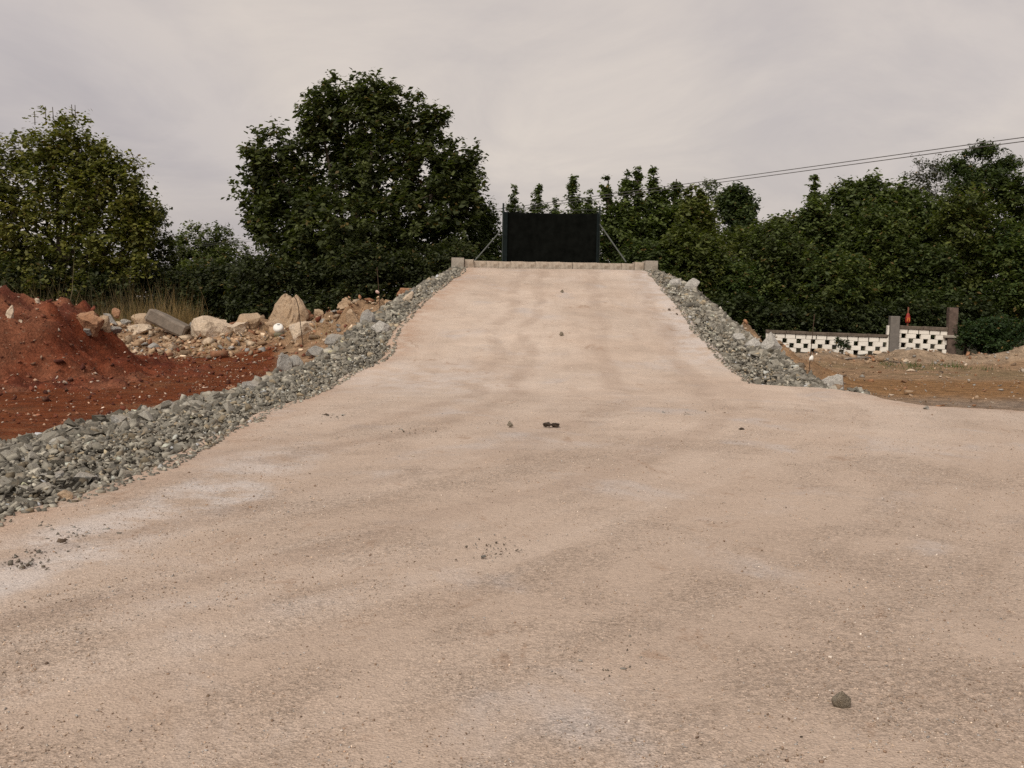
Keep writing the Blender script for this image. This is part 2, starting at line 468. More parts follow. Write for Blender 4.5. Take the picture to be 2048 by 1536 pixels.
M_ROAD, M_SOIL, M_LEAF = mat_road(), mat_soil(), mat_leaf('foliage')
M_STONE = mat_stone('broken grey stone', True)
M_STONE_A = mat_stone('broken grey stone chips', False, attr=True)
M_PEB = mat_stone('loose pebbles', False, attr=True)
M_BARK = mat_plain('bark', (0.075, 0.058, 0.042), 0.9, 0.35, 9, 0.1, bump=0.6)
M_TAN = mat_rock('tan limestone boulder', (0.40, 0.275, 0.17), (0.47, 0.345, 0.23), (0.27, 0.19, 0.135), dust=(0.47, 0.35, 0.235))
M_PALE = mat_rock('pale limestone boulder', (0.58, 0.46, 0.33), (0.64, 0.52, 0.40), (0.36, 0.31, 0.26), dust=(0.60, 0.46, 0.33))
M_GREYR = mat_rock('grey limestone boulder', (0.32, 0.30, 0.27), (0.45, 0.43, 0.39), (0.22, 0.19, 0.15), 1.6, dust=(0.40, 0.34, 0.265))
M_LGREY = mat_rock('light grey limestone boulder', (0.46, 0.43, 0.38), (0.54, 0.51, 0.46), (0.30, 0.27, 0.23), 1.4)
M_REDR = mat_rock('earth stained rock', (0.34, 0.17, 0.09), (0.42, 0.25, 0.15), (0.22, 0.09, 0.05))
M_DARKR = mat_rock('dark brown clod', (0.075, 0.055, 0.04), (0.12, 0.085, 0.06), (0.05, 0.035, 0.028), 5)
M_COBBLE = mat_rock('grey brown cobble', (0.29, 0.235, 0.17), (0.38, 0.325, 0.25), (0.21, 0.155, 0.105), 9)
M_CONC = mat_plain('weathered concrete', (0.36, 0.315, 0.26), 0.9, 0.2, 4, 0.2, bump=0.4, dirt=((0.20, 0.165, 0.125), 0.50, 0.6))
M_SLAB = mat_plain('brown grey slab', (0.23, 0.19, 0.15), 0.9, 0.25, 5, 0.2, bump=0.5)
M_CONCB = mat_plain('concrete block', (0.46, 0.385, 0.305), 0.9, 0.22, 5, 0.2, bump=0.4, dirt=((0.22, 0.16, 0.11), 0.48, 0.65))
M_WHITE = mat_plain('flaking white limewash', (0.82, 0.755, 0.66), 0.85, 0.08, 5, 0.2, bump=0.3, dirt=((0.36, 0.30, 0.24), 0.60, 0.6))
M_COPE = mat_plain('dark weathered coping', (0.135, 0.105, 0.08), 0.9, 0.35, 5, 0.2, bump=0.5, dirt=((0.30, 0.26, 0.22), 0.60, 0.7))
M_PIL = mat_plain('grey rendered pillar', (0.175, 0.155, 0.135), 0.9, 0.15, 6, 0.2, bump=0.3)
M_BROWN = mat_plain('brown weathered pillar', (0.125, 0.088, 0.070), 0.9, 0.35, 6, 0.2, bump=0.5, dirt=((0.28, 0.24, 0.20), 0.57, 0.7))

# ------------------------------------------------------------------ structure: ground sheet
def graded(lo, hi, step, far, n):
    a = np.arange(lo, hi + step / 2, step)
    e = np.geomspace(step, far, n).cumsum()
    e = e / e[-1] * far
    return np.concatenate([lo - e[::-1], a, hi + e])
def blend(c, col, f):
    f = np.clip(f, 0, 1)[:, None]
    return c * (1 - f) + np.array(col)[None, :] * f
def ground_tint(x, y):
    n1 = fbm(x * 0.45, y * 0.45, 41, 4); n2 = fbm(x * 1.5, y * 1.5, 42, 4); n3 = fbm(x * 0.25, y * 0.9, 43, 4)
    c = np.tile(np.array((0.295, 0.190, 0.112)), (len(x), 1))                        # tan ground
    left = sstep(-2.0, -3.0, x)
    c = blend(c, (0.150, 0.041, 0.013), left * sstep(33.0, 32.2, y + 0.7 * n1 + 0.4 * n2) * np.maximum(sstep(-0.228, -0.240, x / np.maximum(y, 1) + 0.006 * n2), sstep(22.5, 21.5, y)))      # red earth
    c = blend(c, (0.20, 0.095, 0.045), left * sstep(26.5, 24, np.abs(y - 10) + 2 * n1) * sstep(0.1, 0.5, n2) * 0.5)
    c = blend(c, (0.37, 0.235, 0.14), left * sstep(33.2, 34.2, y + n2) * sstep(-0.2, 0.4, n1))
    right = sstep(3.0, 4.0, x)
    c = blend(c, (0.265, 0.185, 0.125), right * sstep(24, 20, y + n1))
    c = blend(c, (0.255, 0.140, 0.062), right * sstep(21.5, 23.2, y + 0.8 * n2) * sstep(28.5, 27.0, y + 0.8 * n2) * sstep(6.5, 9.0, x + n1))      # ochre band
    c = blend(c, (0.235, 0.165, 0.092), right * sstep(27.6, 29.0, y + 0.7 * n2) * sstep(35, 33, y + n2) * sstep(6.8, 8.5, x) * sstep(-0.15, 0.25, n3))   # thin grass
    c = blend(c, (0.215, 0.195, 0.175), right * sstep(-0.1, 0.25, n3) * sstep(18, 19, y) * sstep(22, 21, y) * sstep(8, 9, x) * 0.3)              # grey gravelly band
    c = blend(c, (0.31, 0.225, 0.15), right * sstep(34.8, 35.8, y))                  # spoil in front of the wall
    c = blend(c, (0.30, 0.150, 0.078), right * sstep(23, 26, y) * sstep(6.3, 5.2, x + 0.4 * n2) * 0.8)
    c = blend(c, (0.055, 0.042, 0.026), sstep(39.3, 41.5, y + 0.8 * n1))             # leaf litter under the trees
    c = blend(c, (0.05, 0.045, 0.025), sstep(45, 70, np.hypot(x, y)))
    return c
gx, gy = graded(-24, 24, 0.24, 900, 26), graded(4, 44, 0.24, 900, 26)
GX, GY = np.meshgrid(gx, gy)
vx, vy = GX.ravel(), GY.ravel()
vz = ground_z(vx, vy)
nx, ny = len(gx), len(gy)
idx = np.arange(nx * ny).reshape(ny, nx)
quads = np.stack([idx[:-1, :-1], idx[:-1, 1:], idx[1:, 1:], idx[1:, :-1]], -1).reshape(-1, 4)
me = np_mesh('ground', np.stack([vx, vy, vz], 1), quads, 4)
set_col(me, ground_tint(vx, vy))
link('ground', me, M_SOIL, kind='structure', smooth=True)

# ------------------------------------------------------------------ structure: gravel road and ramp
ry = np.concatenate([np.arange(-14, 2, 0.5), np.arange(2, 38.01, 0.1)])
ts = np.linspace(0, 1, 130)
ts = 0.5 + 0.5 * np.sign(ts - 0.5) * np.abs(2 * ts - 1) ** 0.85
rows = []
for y in ry:
    l, r = float(Ledge(y)), float(Redge(y))
    x = l + (r - l) * ts
    # more columns where the camera sees them: squeeze the far right of the wide pad
    xs = np.concatenate([[l - 0.55, l - 0.12], x, [r + 0.14, r + 1.0]])
    rows.append(np.stack([xs, np.full_like(xs, y)], 1))
P = np.stack(rows)                                    # rows, cols, 2
x, y = P[..., 0].ravel(), P[..., 1].ravel()
z = road_z(y) + 0.022 * fbm(x * 0.5, y * 0.35, 51, 3) + 0.012 * fbm(x * 2.2, y * 1.3, 52, 3) + 0.006 * fbm(x * 7, y * 7, 53, 2)
Z = z.reshape(P.shape[:2])
Z[:, 1] -= 0.05; Z[:, -2] -= 0.07
Z[:, 0] = np.maximum(-0.5, Z[:, 0] - 0.45); Z[:, -1] = -0.52
nr, nc = P.shape[:2]
idx = np.arange(nr * nc).reshape(nr, nc)
quads = np.stack([idx[:-1, :-1], idx[:-1, 1:], idx[1:, 1:], idx[1:, :-1]], -1).reshape(-1, 4)
me = np_mesh('gravel_road', np.stack([x, y, Z.ravel()], 1), quads, 4)
dl = x - np.interp(y, LY, LX); dr = np.interp(y, RY, RX) - x
n1 = fbm(x * 0.8, y * 0.5, 55, 4)
soil = np.clip(0.75 * sstep(0.7, 0.0, dl + 0.25 * n1) + 0.45 * sstep(1.3, 0.2, dl + 0.4 * n1) * sstep(18, 24, y) + 0.55 * sstep(1.2, 0.0, dr + 0.5 * n1) * sstep(20.5, 17, y) + 0.3 * sstep(36, 38, y), 0, 1)
lime = np.clip(0.8 * sstep(0.55, 0.25, np.abs(dl - 0.95 - 0.25 * n1)) * sstep(12.5, 8, y) + 0.75 * sstep(1.3, 0.3, dr) * sstep(20, 22, y) + 0.5 * sstep(1.6, 0.4, np.hypot((x + 1.6) / 1.6, (y - 19) / 2.0)), 0, 1)
far_pale = np.clip(sstep(7, 20, y + 2.0 * n1), 0, 1)  # paler tone from the near pad towards the ramp
set_col(me, np.stack([soil, lime, far_pale], 1))
uvl = me.uv_layers.new(name='UVMap')
wu = x - 0.05 * y + 0.030 * np.clip(18 - y, 0, None) ** 2
uvv = np.stack([wu, y], 1).astype(np.float32)
uvl.data.foreach_set('uv', uvv[quads.ravel()].ravel())
link('gravel_road', me, M_ROAD, kind='structure', smooth=True)

# ------------------------------------------------------------------ the red earth heap
hx = np.arange(-26, -5.4, 0.11); hy = np.arange(14.2, 35.0, 0.11)
HX, HY = np.meshgrid(hx, hy)
hz = heap_z(HX, HY)
keep = hz > ground_z(HX, HY) - 0.06
idx = np.arange(HX.size).reshape(HX.shape)
q = np.stack([idx[:-1, :-1], idx[:-1, 1:], idx[1:, 1:], idx[1:, :-1]], -1)
kq = keep[:-1, :-1] | keep[:-1, 1:] | keep[1:, 1:] | keep[1:, :-1]
q = q[kq]
used, inv = np.unique(q, return_inverse=True)
hv = np.stack([HX.ravel(), HY.ravel(), hz.ravel()], 1)[used]
me = np_mesh('soil_heap', hv, inv.reshape(-1, 4), 4)
n1 = fbm(hv[:, 0] * 0.6, hv[:, 1] * 0.6, 61, 4); n2 = fbm(hv[:, 0] * 1.8, hv[:, 1] * 1.8, 62, 4)
c = np.tile(np.array((0.165, 0.044, 0.020)), (len(hv), 1))
c = blend(c, (0.215, 0.090, 0.050), sstep(-0.1, 0.4, n1) * 0.7)
c = blend(c, (0.100, 0.028, 0.018), sstep(0.05, 0.45, n2) * 0.8)
set_col(me, c)
link('soil_heap', me, M_SOIL, label='big heap of dark red earth at the left edge of the yard', cat='earth heap', smooth=True)

# ------------------------------------------------------------------ stones
def hull_stone(rng, npts=10, flat=0.5, long=1.35):
    bm = bmesh.new()
    for k in range(npts):
        v = Vector(rng.normal(size=3)); v.normalize()
        v *= rng.uniform(0.72, 1.0)
        b = Vector([math.copysign(abs(q) ** 0.62, q) for q in v])
        bm.verts.new((b.x * long, b.y, b.z * flat))
    bmesh.ops.convex_hull(bm, input=bm.verts)
    for v in [v for v in bm.verts if not v.link_faces]: bm.verts.remove(v)
    bmesh.ops.triangulate(bm, faces=bm.faces)
    bm.normal_update()
    ext = max(v.co.length for v in bm.verts)
    for v in bm.verts: v.co /= ext
    me = bpy.data.meshes.new('stone'); bm.to_mesh(me); bm.free()
    return me
_r = np.random.default_rng(11)
STONES = [hull_stone(_r, int(_r.integers(8, 12)), float(_r.uniform(0.35, 0.80)), float(_r.uniform(1.0, 1.7))) for _ in range(26)]
SA = []
for m in STONES:
    v = np.empty(len(m.vertices) * 3, np.float32); m.vertices.foreach_get('co', v)
    f = np.empty(len(m.loops), np.int32); m.loops.foreach_get('vertex_index', f)
    SA.append((v.reshape(-1, 3), f.reshape(-1, 3)))
PEBB = []
for k in range(12):
    m = hull_stone(_r, 7, 0.6, 1.2)
    v = np.empty(len(m.vertices) * 3, np.float32); m.vertices.foreach_get('co', v)
    f = np.empty(len(m.loops), np.int32); m.loops.foreach_get('vertex_index', f)
    PEBB.append((v.reshape(-1, 3), f.reshape(-1, 3))); bpy.data.meshes.remove(m)
def rots(rng, n, tilt):
    """n rotation matrices: any heading, tilted by about tilt radians"""
    a = rng.uniform(0, 2 * np.pi, n); b = rng.normal(0, tilt, n); g = rng.normal(0, tilt, n)
    ca, sa, cb, sb, cg, sg = np.cos(a), np.sin(a), np.cos(b), np.sin(b), np.cos(g), np.sin(g)
    o, z = np.ones(n), np.zeros(n)
    Rz = np.stack([ca, -sa, z, sa, ca, z, z, z, o], 1).reshape(n, 3, 3)
    Rx = np.stack([o, z, z, z, cb, -sb, z, sb, cb], 1).reshape(n, 3, 3)
    Ry = np.stack([cg, z, sg, z, o, z, -sg, z, cg], 1).reshape(n, 3, 3)
    return Rz @ Rx @ Ry
def joined_stones(name, pos, size, rot, cols, lib, mat, rng, parent=None):
    which = rng.integers(0, len(lib), len(pos))
    Vs, Fs, Cs, off = [], [], [], 0
    for k, (sv, sf) in enumerate(lib):
        s = np.nonzero(which == k)[0]
        if not len(s): continue
        v = np.einsum('nij,mj->nmi', rot[s], sv) * size[s][:, None, None] + pos[s][:, None, :]
        Vs.append(v.reshape(-1, 3)); Cs.append(np.repeat(cols[s], len(sv), 0))
        Fs.append((sf[None] + (off + np.arange(len(s)) * len(sv))[:, None, None]).reshape(-1, 3))
        off += len(s) * len(sv)
    me = np_mesh(name, np.concatenate(Vs), np.concatenate(Fs), 3)
    set_col(me, np.concatenate(Cs))
    return link(name, me, mat, parent, kind='stuff')
def stone_cols(rng, n):
    b = np.array((0.225, 0.205, 0.165))[None] * np.exp(rng.normal(0, 0.46, n))[:, None]
    w = rng.random(n) < 0.10
    b[w] = b[w] * np.array((1.22, 1.08, 0.90))
    return np.clip(b, 0.03, 0.5)
def bank(side, ys, edge, WY, WW, dens, seed, y_lo, y_hi):
    rng = np.random.default_rng(seed)
    sg = -1 if side == 'left' else 1
    # fill surface, its colour darkened for the shade in the gaps
    yv = np.arange(y_lo, y_hi, 0.2)
    W = np.interp(yv, WY, WW); e = edge(yv); ze = road_z(yv)
    rows = []
    for k in range(16):
        tt = k / 15
        s = -0.25 + tt * (W + 0.25 + np.maximum(0.25, (ze + 0.55) / 0.95))
        rows.append(np.stack([e + sg * s, yv, np.where(s < 0, ze - 0.10, bank_profile(s, W, ze, yv) - 0.05) + 0.05 * fbm((e + s) * 2, yv * 2, 71, 3) * (s > 0)], 1))
    G = np.stack(rows); n0, n1_ = G.shape[:2]
    idx = np.arange(n0 * n1_).reshape(n0, n1_)
    qd = np.stack([idx[:-1, :-1], idx[:-1, 1:], idx[1:, 1:], idx[1:, :-1]], -1).reshape(-1, 4)
    if sg > 0: qd = qd[:, ::-1]
    me = np_mesh('stone_bank', G.reshape(-1, 3), qd[:, ::-1], 4)
    gp = G.reshape(-1, 3)
    nn = fbm(gp[:, 0] * 5, gp[:, 1] * 5, 73, 3)
    c = np.tile(np.array((0.085, 0.074, 0.058)), (len(gp), 1))
    c = blend(c, (0.14, 0.115, 0.08), sstep(0, 0.5, nn) * 0.7)
    set_col(me, c)
    root = link('stone_bank', me, M_SOIL, kind='structure', smooth=True)
    root['label'] = 'bank of broken grey stones along the left side of the road and ramp' if sg < 0 else 'bank of broken grey stones down the right side of the ramp'
    # stones
    area = float(np.sum((W + 0.6) * 0.2))
    n = int(area * dens)
    wgt = (W + 0.6) / np.sum(W + 0.6)
    k = rng.choice(len(yv), n, p=wgt)
    y = yv[k] + rng.uniform(-0.1, 0.1, n)
    Wl = np.interp(y, WY, WW)
    s = rng.uniform(-0.05, 1, n) * (Wl + 0.35)
    q = s / Wl
    size = 0.030 * np.exp(rng.normal(0, 0.45, n)) * (1 + 0.95 * sstep(0.40, 0.95, q)) * (1 + 0.40 * sstep(18, 28, y))
    bigs = rng.random(n) < 0.05 * (0.10 + 1.3 * sstep(0.45, 0.95, q))
    size[bigs] *= rng.uniform(1.4, 2.2, bigs.sum())
    size = np.clip(size, 0.016, 0.155)
    size = np.where(s < 0.12, np.minimum(size, 0.04), size)
    x = edge(y) + sg * s
    z = bank_profile(np.maximum(s, 0), Wl, road_z(y), y) + 0.05 * fbm((edge(y) + s) * 2, y * 2, 71, 3) * (s > 0)
    z = np.where(s < 0, road_z(y), z) + size * rng.uniform(-0.15, 0.36, n)
    pos = np.stack([x, y, z], 1)
    rot = rots(rng, n, 0.6)
    pxx = 1024 + 2000 * x / y
    vis = (pxx > -120) & (pxx < 2200)
    pos, size, rot, y, q = pos[vis], size[vis], rot[vis], y[vis], q[vis]
    shown = size / y * np.where(q > 1.15, 0.4, 1.0)
    order = np.argsort(-shown)
    bigi, rest = order[:300], order[300:]
    M4 = Matrix.Identity(4)
    for i in bigi:
        o = bpy.data.objects.new('stone', STONES[int(rng.integers(len(STONES)))])
        COL.objects.link(o)
        o.parent = root
        mm = Matrix([list(rw) for rw in rot[i]]).to_4x4()
        o.matrix_local = Matrix.Translation(pos[i]) @ mm @ Matrix.Scale(float(size[i]), 4)
    joined_stones('stone_chips', pos[rest], size[rest], rot[rest], stone_cols(rng, len(rest)), SA, M_STONE_A, rng, root)
for m in STONES: m.materials.append(M_STONE)
bank('left', LY, Ledge, LWY, LWW, 330, 101, 4.5, 38.0)
bank('right', RY, Redge, RWY, RWW, 320, 102, 18.5, 38.0)

# ------------------------------------------------------------------ boulders
def rock_mesh(seed, dims, cuts=9, rough=0.10, sub=3):
    rng = np.random.default_rng(seed)
    bm = bmesh.new()
    bmesh.ops.create_icosphere(bm, subdivisions=sub, radius=1.0)
    pl = []
    for k in range(int(cuts * 1.6)):
        v = Vector(rng.normal(size=3)); v.normalize()
        pl.append((v, rng.uniform(0.45, 0.80)))
    off = Vector(rng.uniform(-50, 50, 3))
    for v in bm.verts:
        p = v.co.copy()
        for nrm, d in pl:
            e = p.dot(nrm) - d
            if e > 0: p -= nrm * e
        nv = mnoise.fractal(p * 1.9 + off, 0.7, 2.1, 6)
        p *= 1 + rough * 1.35 * nv
        v.co = p
    lo = Vector([min(v.co[i] for v in bm.verts) for i in range(3)]); hi = Vector([max(v.co[i] for v in bm.verts) for i in range(3)])
    for v in bm.verts:
        v.co = Vector([((v.co[i] - lo[i]) / (hi[i] - lo[i]) - (0.5 if i < 2 else 0.0)) * dims[i] for i in range(3)])
    return bm_mesh(bm, 'boulder')
def boulder(px, py, w, h, mat, label, seed, name='boulder', cat='boulder', depth=0.8, Y=None, tilt=0.0, sink=0.28, cuts=9, rough=0.10, shape=None, group=None, rz=None, sub=3):
    """px, py: the middle of its foot in the photograph; w, h: its size there"""
    p = hit(px, py) if Y is None else at(px, py, Y)
    k = p.y / F
    W, Hh = w * k, h * k * (1 + sink)
    me = rock_mesh(seed, (W, W * depth, Hh), cuts, rough, sub)
    if shape:
        for v in me.vertices: v.co = shape(v.co.copy(), W, Hh)
    o = link(name, me, mat, label=label, cat=cat, group=group)
    o.location = (p.x, p.y + W * depth * 0.3, p.z - Hh * sink)
    o.rotation_euler = (0, tilt, rz if rz is not None else 0)
    return o
def peak(c, W, Hh):
    t = c.z / Hh
    c.x = c.x * (1 - 0.70 * t ** 1.3) + W * 0.10 * t
    c.y *= 1 - 0.55 * t
    return c
def flat_top(c, W, Hh):
    return c
boulder(562, 661, 136, 80, M_TAN, 'largest tan boulder, cone shaped, at the back of the left yard', 1, cuts=7, shape=peak, rough=0.16, sub=4)
boulder(492, 657, 54, 34, M_TAN, 'square greyish slab of rock leaning on the large cone shaped boulder', 2, cuts=10, rough=0.04)
boulder(548, 662, 48, 28, M_TAN, 'low tan rock at the foot of the large cone shaped boulder', 40)
boulder(420, 674, 92, 46, M_PALE, 'very pale wide boulder with a grey patch below', 3, cuts=8, rough=0.16)
boulder(472, 668, 40, 26, M_PALE, 'smaller pale rock just right of the wide pale boulder', 41, rough=0.15)
boulder(606, 676, 62, 36, M_PALE, 'broad pale rock behind the thin bent rod', 4, rough=0.15)
boulder(172, 664, 66, 46, M_REDR, 'orange stained hummock of rock beside the red earth heap', 5, cuts=6, rough=0.18)
boulder(172, 668, 27, 19, M_GREYR, 'small grey rounded rock in front of the orange hummock', 6)
boulder(205, 660, 30, 34, M_TAN, 'upright tan rock right of the orange hummock', 7, rough=0.14)
boulder(225, 666, 34, 14, M_GREYR, 'low grey brown rock lying before the rubble heap', 8)
boulder(276, 652, 40, 28, M_TAN, 'tan rock propped under the upper end of the long slab', 9)
boulder(276, 668, 54, 22, M_PALE, 'pale low rock with a red stain in front of the long slab', 10)
boulder(345, 668, 44, 14, M_PALE, 'flat pale rock under the lower end of the long slab', 11)
boulder(250, 650, 22, 13, M_GREYR, 'bluish grey chunk in the rubble heap left of the long slab', 12)
boulder(214, 640, 36, 13, M_GREYR, 'narrow grey slab tilted on top of the rubble', 13, name='stone_slab', cat='stone slab', tilt=R(38), depth=0.4, rough=0.03, Y=35.4)
boulder(230, 631, 16, 17, M_REDR, 'small square reddish block standing on the rubble', 14, Y=35.6, rough=0.03)
boulder(690, 615, 36, 20, M_TAN, 'tan rock with a hollow on the crest of the spoil', 15, rough=0.2, Y=33.0)
boulder(640, 640, 27, 24, M_TAN, 'round tan rock in the dip right of the cone boulder', 16, Y=34.5)
boulder(712, 652, 26, 38, M_TAN, 'long tan stone standing in the spoil slope beside the ramp', 17, tilt=R(-14), rough=0.08)
boulder(655, 648, 34, 12, M_GREYR, 'flat pale grey stone on the spoil slope', 18)
boulder(808, 594, 34, 20, M_REDR, 'reddish rock behind the top of the left stone bank', 19, Y=32.5)
boulder(797, 606, 16, 36, M_PALE, 'pale leaning stone slab on the upper left stone bank', 20, name='stone_slab', cat='stone slab', tilt=R(40), depth=0.7, rough=0.05)
boulder(565, 742, 34, 40, M_GREYR, 'tall grey rock standing at the edge of the red earth', 21, cuts=11, rough=0.06)
boulder(588, 738, 38, 30, M_GREYR, 'pale grey rock right of the tall grey rock by the red earth', 22, cuts=11, rough=0.06)
boulder(630, 715, 44, 26, M_GREYR, 'grey rock below the foot of the bent rod', 23, cuts=11, rough=0.06)
boulder(668, 690, 40, 24, M_GREYR, 'grey rock in the left bank above the bent rod', 24, cuts=11, rough=0.06)
boulder(735, 650, 34, 34, M_GREYR, 'dark grey pointed rock where the left bank meets the spoil', 25, cuts=11, rough=0.06)
boulder(760, 665, 42, 26, M_LGREY, 'pale yellowish rock in the left bank beside the ramp', 26, cuts=11, rough=0.08)
boulder(335, 822, 40, 20, M_GREYR, 'grey rock proud of the left bank against the red earth', 27, cuts=10, rough=0.06)
boulder(500, 780, 34, 20, M_GREYR, 'wedge shaped grey rock at the rim of the left bank', 28, cuts=10, rough=0.06)
boulder(240, 850, 46, 22, M_GREYR, 'low broad grey rock at the rim of the left bank', 29, cuts=10, rough=0.06)
boulder(128, 1000, 34, 20, M_TAN, 'lone pinkish round rock at the road edge of the left bank', 30, rough=0.07, cuts=6)
boulder(168, 962, 62, 20, M_GREYR, 'long pale grey stone lying in the left bank near the camera', 31, cuts=9, rough=0.06, depth=0.55)
boulder(112, 962, 28, 22, M_GREYR, 'rounded grey stone left of the long pale stone', 32, cuts=8, rough=0.06)
boulder(1384, 578, 34, 24, M_LGREY, 'pale square boulder perched high on the right bank', 33, cuts=9, rough=0.05, Y=32.6)
boulder(1351, 573, 26, 17, M_LGREY, 'smaller pale pointed rock left of the perched square boulder', 34, cuts=9, rough=0.05, Y=33.6)
boulder(1545, 706, 44, 46, M_LGREY, 'tall pointed grey boulder at the foot of the right bank', 35, cuts=11, rough=0.06)
boulder(1508, 698, 34, 24, M_LGREY, 'pale rock left of the tall pointed grey boulder', 36, cuts=10)
boulder(1480, 684, 26, 20, M_LGREY, 'small pale rock highest of the cluster on the right bank', 42, cuts=10)
boulder(1666, 779, 64, 34, M_LGREY, 'speckled grey boulder lying at the corner of the road', 37, cuts=9, rough=0.07, depth=0.7)
boulder(1600, 742, 22, 18, M_COBBLE, 'dark grey rock beside the rod with the white tube', 38)
boulder(1516, 650, 24, 16, M_TAN, 'orange tan rock on the crest behind the right bank', 39)
boulder(1756, 709, 20, 8, M_PALE, 'low white rock before the block wall, left of the spoil', 43)
boulder(1811, 724, 13, 7, M_PALE, 'small white rock on the thin grass', 44)
boulder(1822, 744, 20, 7, M_PALE, 'flat white rock on the ochre earth', 45)
boulder(1932, 701, 14, 8, M_PALE, 'white rock on the spoil right of the brown pillar', 46)
boulder(1640, 704, 26, 8, M_TAN, 'flat tan rock before the left end of the block wall', 47)
boulder(1700, 703, 30, 8, M_TAN, 'flat tan rock under the shrub at the block wall', 48)
boulder(1853, 818, 12, 7, M_GREYR, 'small blue grey rock at the right road edge', 49)
boulder(12, 632, 20, 26, M_PALE, 'long pale stone stuck in the red heap at the left edge', 50, tilt=R(25))
boulder(72, 606, 12, 10, M_PALE, 'pale pointed stone on the crest of the red heap', 51)
boulder(40, 646, 8, 7, M_PALE, 'small round white stone on the red heap', 52)
boulder(462, 778, 16, 7, M_REDR, 'lone orange rock on the red earth beside the bank', 53)
# stones on the road
RS = 'loose stones on the road'
def cone_st(c, W, Hh):
    t = (c.x / W + 0.5)
    c.z *= 1 - 0.45 * max(0, t - 0.5); c.y *= 1 - 0.5 * max(0, t - 0.4)
    return c
boulder(1684, 1423, 40, 42, M_COBBLE, 'grey brown cone shaped stone nearest the camera', 60, 'stone', 'stone', shape=cone_st, cuts=4, rough=0.05, sink=0.02, depth=0.7, group=RS)
boulder(1020, 854, 13, 12, M_COBBLE, 'small grey stone left of the dark clods', 61, 'stone', 'stone', sink=0.06, group=RS)
boulder(1095, 855, 21, 10, M_DARKR, 'dark jagged clod, left half of the broken pair on the road', 62, 'clod', 'clod', sink=0.05, rough=0.3, cuts=8, group='dark clods on the road')
boulder(1110, 855, 20, 9, M_DARKR, 'dark jagged clod, right half of the broken pair on the road', 63, 'clod', 'clod', sink=0.05, rough=0.3, cuts=8, group='dark clods on the road')
boulder(1123, 672, 9, 9, M_COBBLE, 'small dark stone halfway up the ramp', 64, 'stone', 'stone', sink=0.06, group=RS)
boulder(1124, 585, 7, 6, M_COBBLE, 'small dark stone near the top of the ramp', 65, 'stone', 'stone', sink=0.06, group=RS)
boulder(1104, 537, 11, 6, M_TAN, 'flat brown stone against the kerb at the top of the ramp', 66, 'stone', 'stone', sink=0.06, group=RS)
boulder(1604, 1481, 12, 8, M_DARKR, 'tiny brown clod below the cone shaped stone', 67, 'clod', 'clod', sink=0.1, rough=0.2)
boulder(1484, 860, 12, 5, M_DARKR, 'thin dark chip on the right of the road', 68, 'clod', 'clod', sink=0.1, rough=0.2)

# the long tilted slab
p0, p1 = at(310, 632, 35.0), at(358, 659, 34.8)
bm = bmesh.new()
ln = (p1 - p0).length
box_bm(bm, (0, 0, 0), (ln + 0.42, 0.8, 0.46), None, 0.07)
bmesh.ops.subdivide_edges(bm, edges=bm.edges, cuts=2, use_grid_fill=True)
for v in bm.verts: v.co += Vector((mnoise.noise(v.co * 2.1), mnoise.noise(v.co * 2.3 + Vector((9, 0, 0))), mnoise.noise(v.co * 2.2 + Vector((0, 7, 0))))) * 0.05
o = link('stone_slab', bm_mesh(bm, 'stone_slab'), M_SLAB, label='long thick grey slab lying tilted across the rubble', cat='stone slab')
o.location = (p0 + p1) / 2 + Vector((0, 0.1, -0.02))
o.rotation_euler = (0, math.atan2(p0.z - p1.z, p1.x - p0.x), R(8))

# the white plastic drum with a dark opening
p = hit(566, 661) + Vector((0, -0.75, 0)); p.z = top_z(p.x, p.y)
rt = empty('plastic_drum', p + Vector((0, 0.1, 0)), 'white plastic drum lying before the cone boulder, dark hole in its lid', 'plastic drum')
def lathe(prof, n=18):
    V, Fc = [], []
    for i, (r, zz) in enumerate(prof):
        for k in range(n):
            a = 2 * math.pi * k / n
            V.append((r * math.cos(a), r * math.sin(a), zz))
    for i in range(len(prof) - 1):
        for k in range(n):
            Fc.append((i * n + k, i * n + (k + 1) % n, (i + 1) * n + (k + 1) % n, (i + 1) * n + k))
    Fc.append(tuple(range(n))[::-1]); Fc.append(tuple(range((len(prof) - 1) * n, len(prof) * n)))
    return V, Fc
M_PLAST = mat_plain('white plastic', (0.80, 0.77, 0.70), 0.5, 0.05, 6, 0.4, bump=0.05)
M_HOLE = mat_plain('dark rubber', (0.06, 0.065, 0.06), 0.6, 0.1, 6)
body = pymesh('body', *lathe([(0.10, 0), (0.155, 0.02), (0.17, 0.07), (0.165, 0.22), (0.172, 0.30), (0.16, 0.36), (0.11, 0.38), (0.05, 0.385)]))
ob = link('body', body, M_PLAST, rt, smooth=True)
ob.matrix_local = Matrix.Translation((0, 0.12, 0.16)) @ Matrix.Rotation(R(48), 4, 'X') @ Matrix.Translation((0, 0, -0.1))
M_DRUM_SHADE = mat_plain('olive drum shade', (0.17, 0.15, 0.095), 0.8, 0.3, 9)
obr = link('shade_band', pymesh('shade_band', *lathe([(0.11, -0.01), (0.162, 0.01), (0.177, 0.07), (0.174, 0.13)])), M_DRUM_SHADE, rt, smooth=True)  # olive band colours in the shadow on the lower drum
obr.matrix_local = ob.matrix_local
cp = pymesh('cap', *lathe([(0.062, 0), (0.066, 0.015), (0.058, 0.03), (0.02, 0.032)], 12))
oc = link('cap', cp, M_HOLE, rt)
oc.matrix_local = ob.matrix_local @ Matrix.Translation((0.01, 0.0, 0.386))

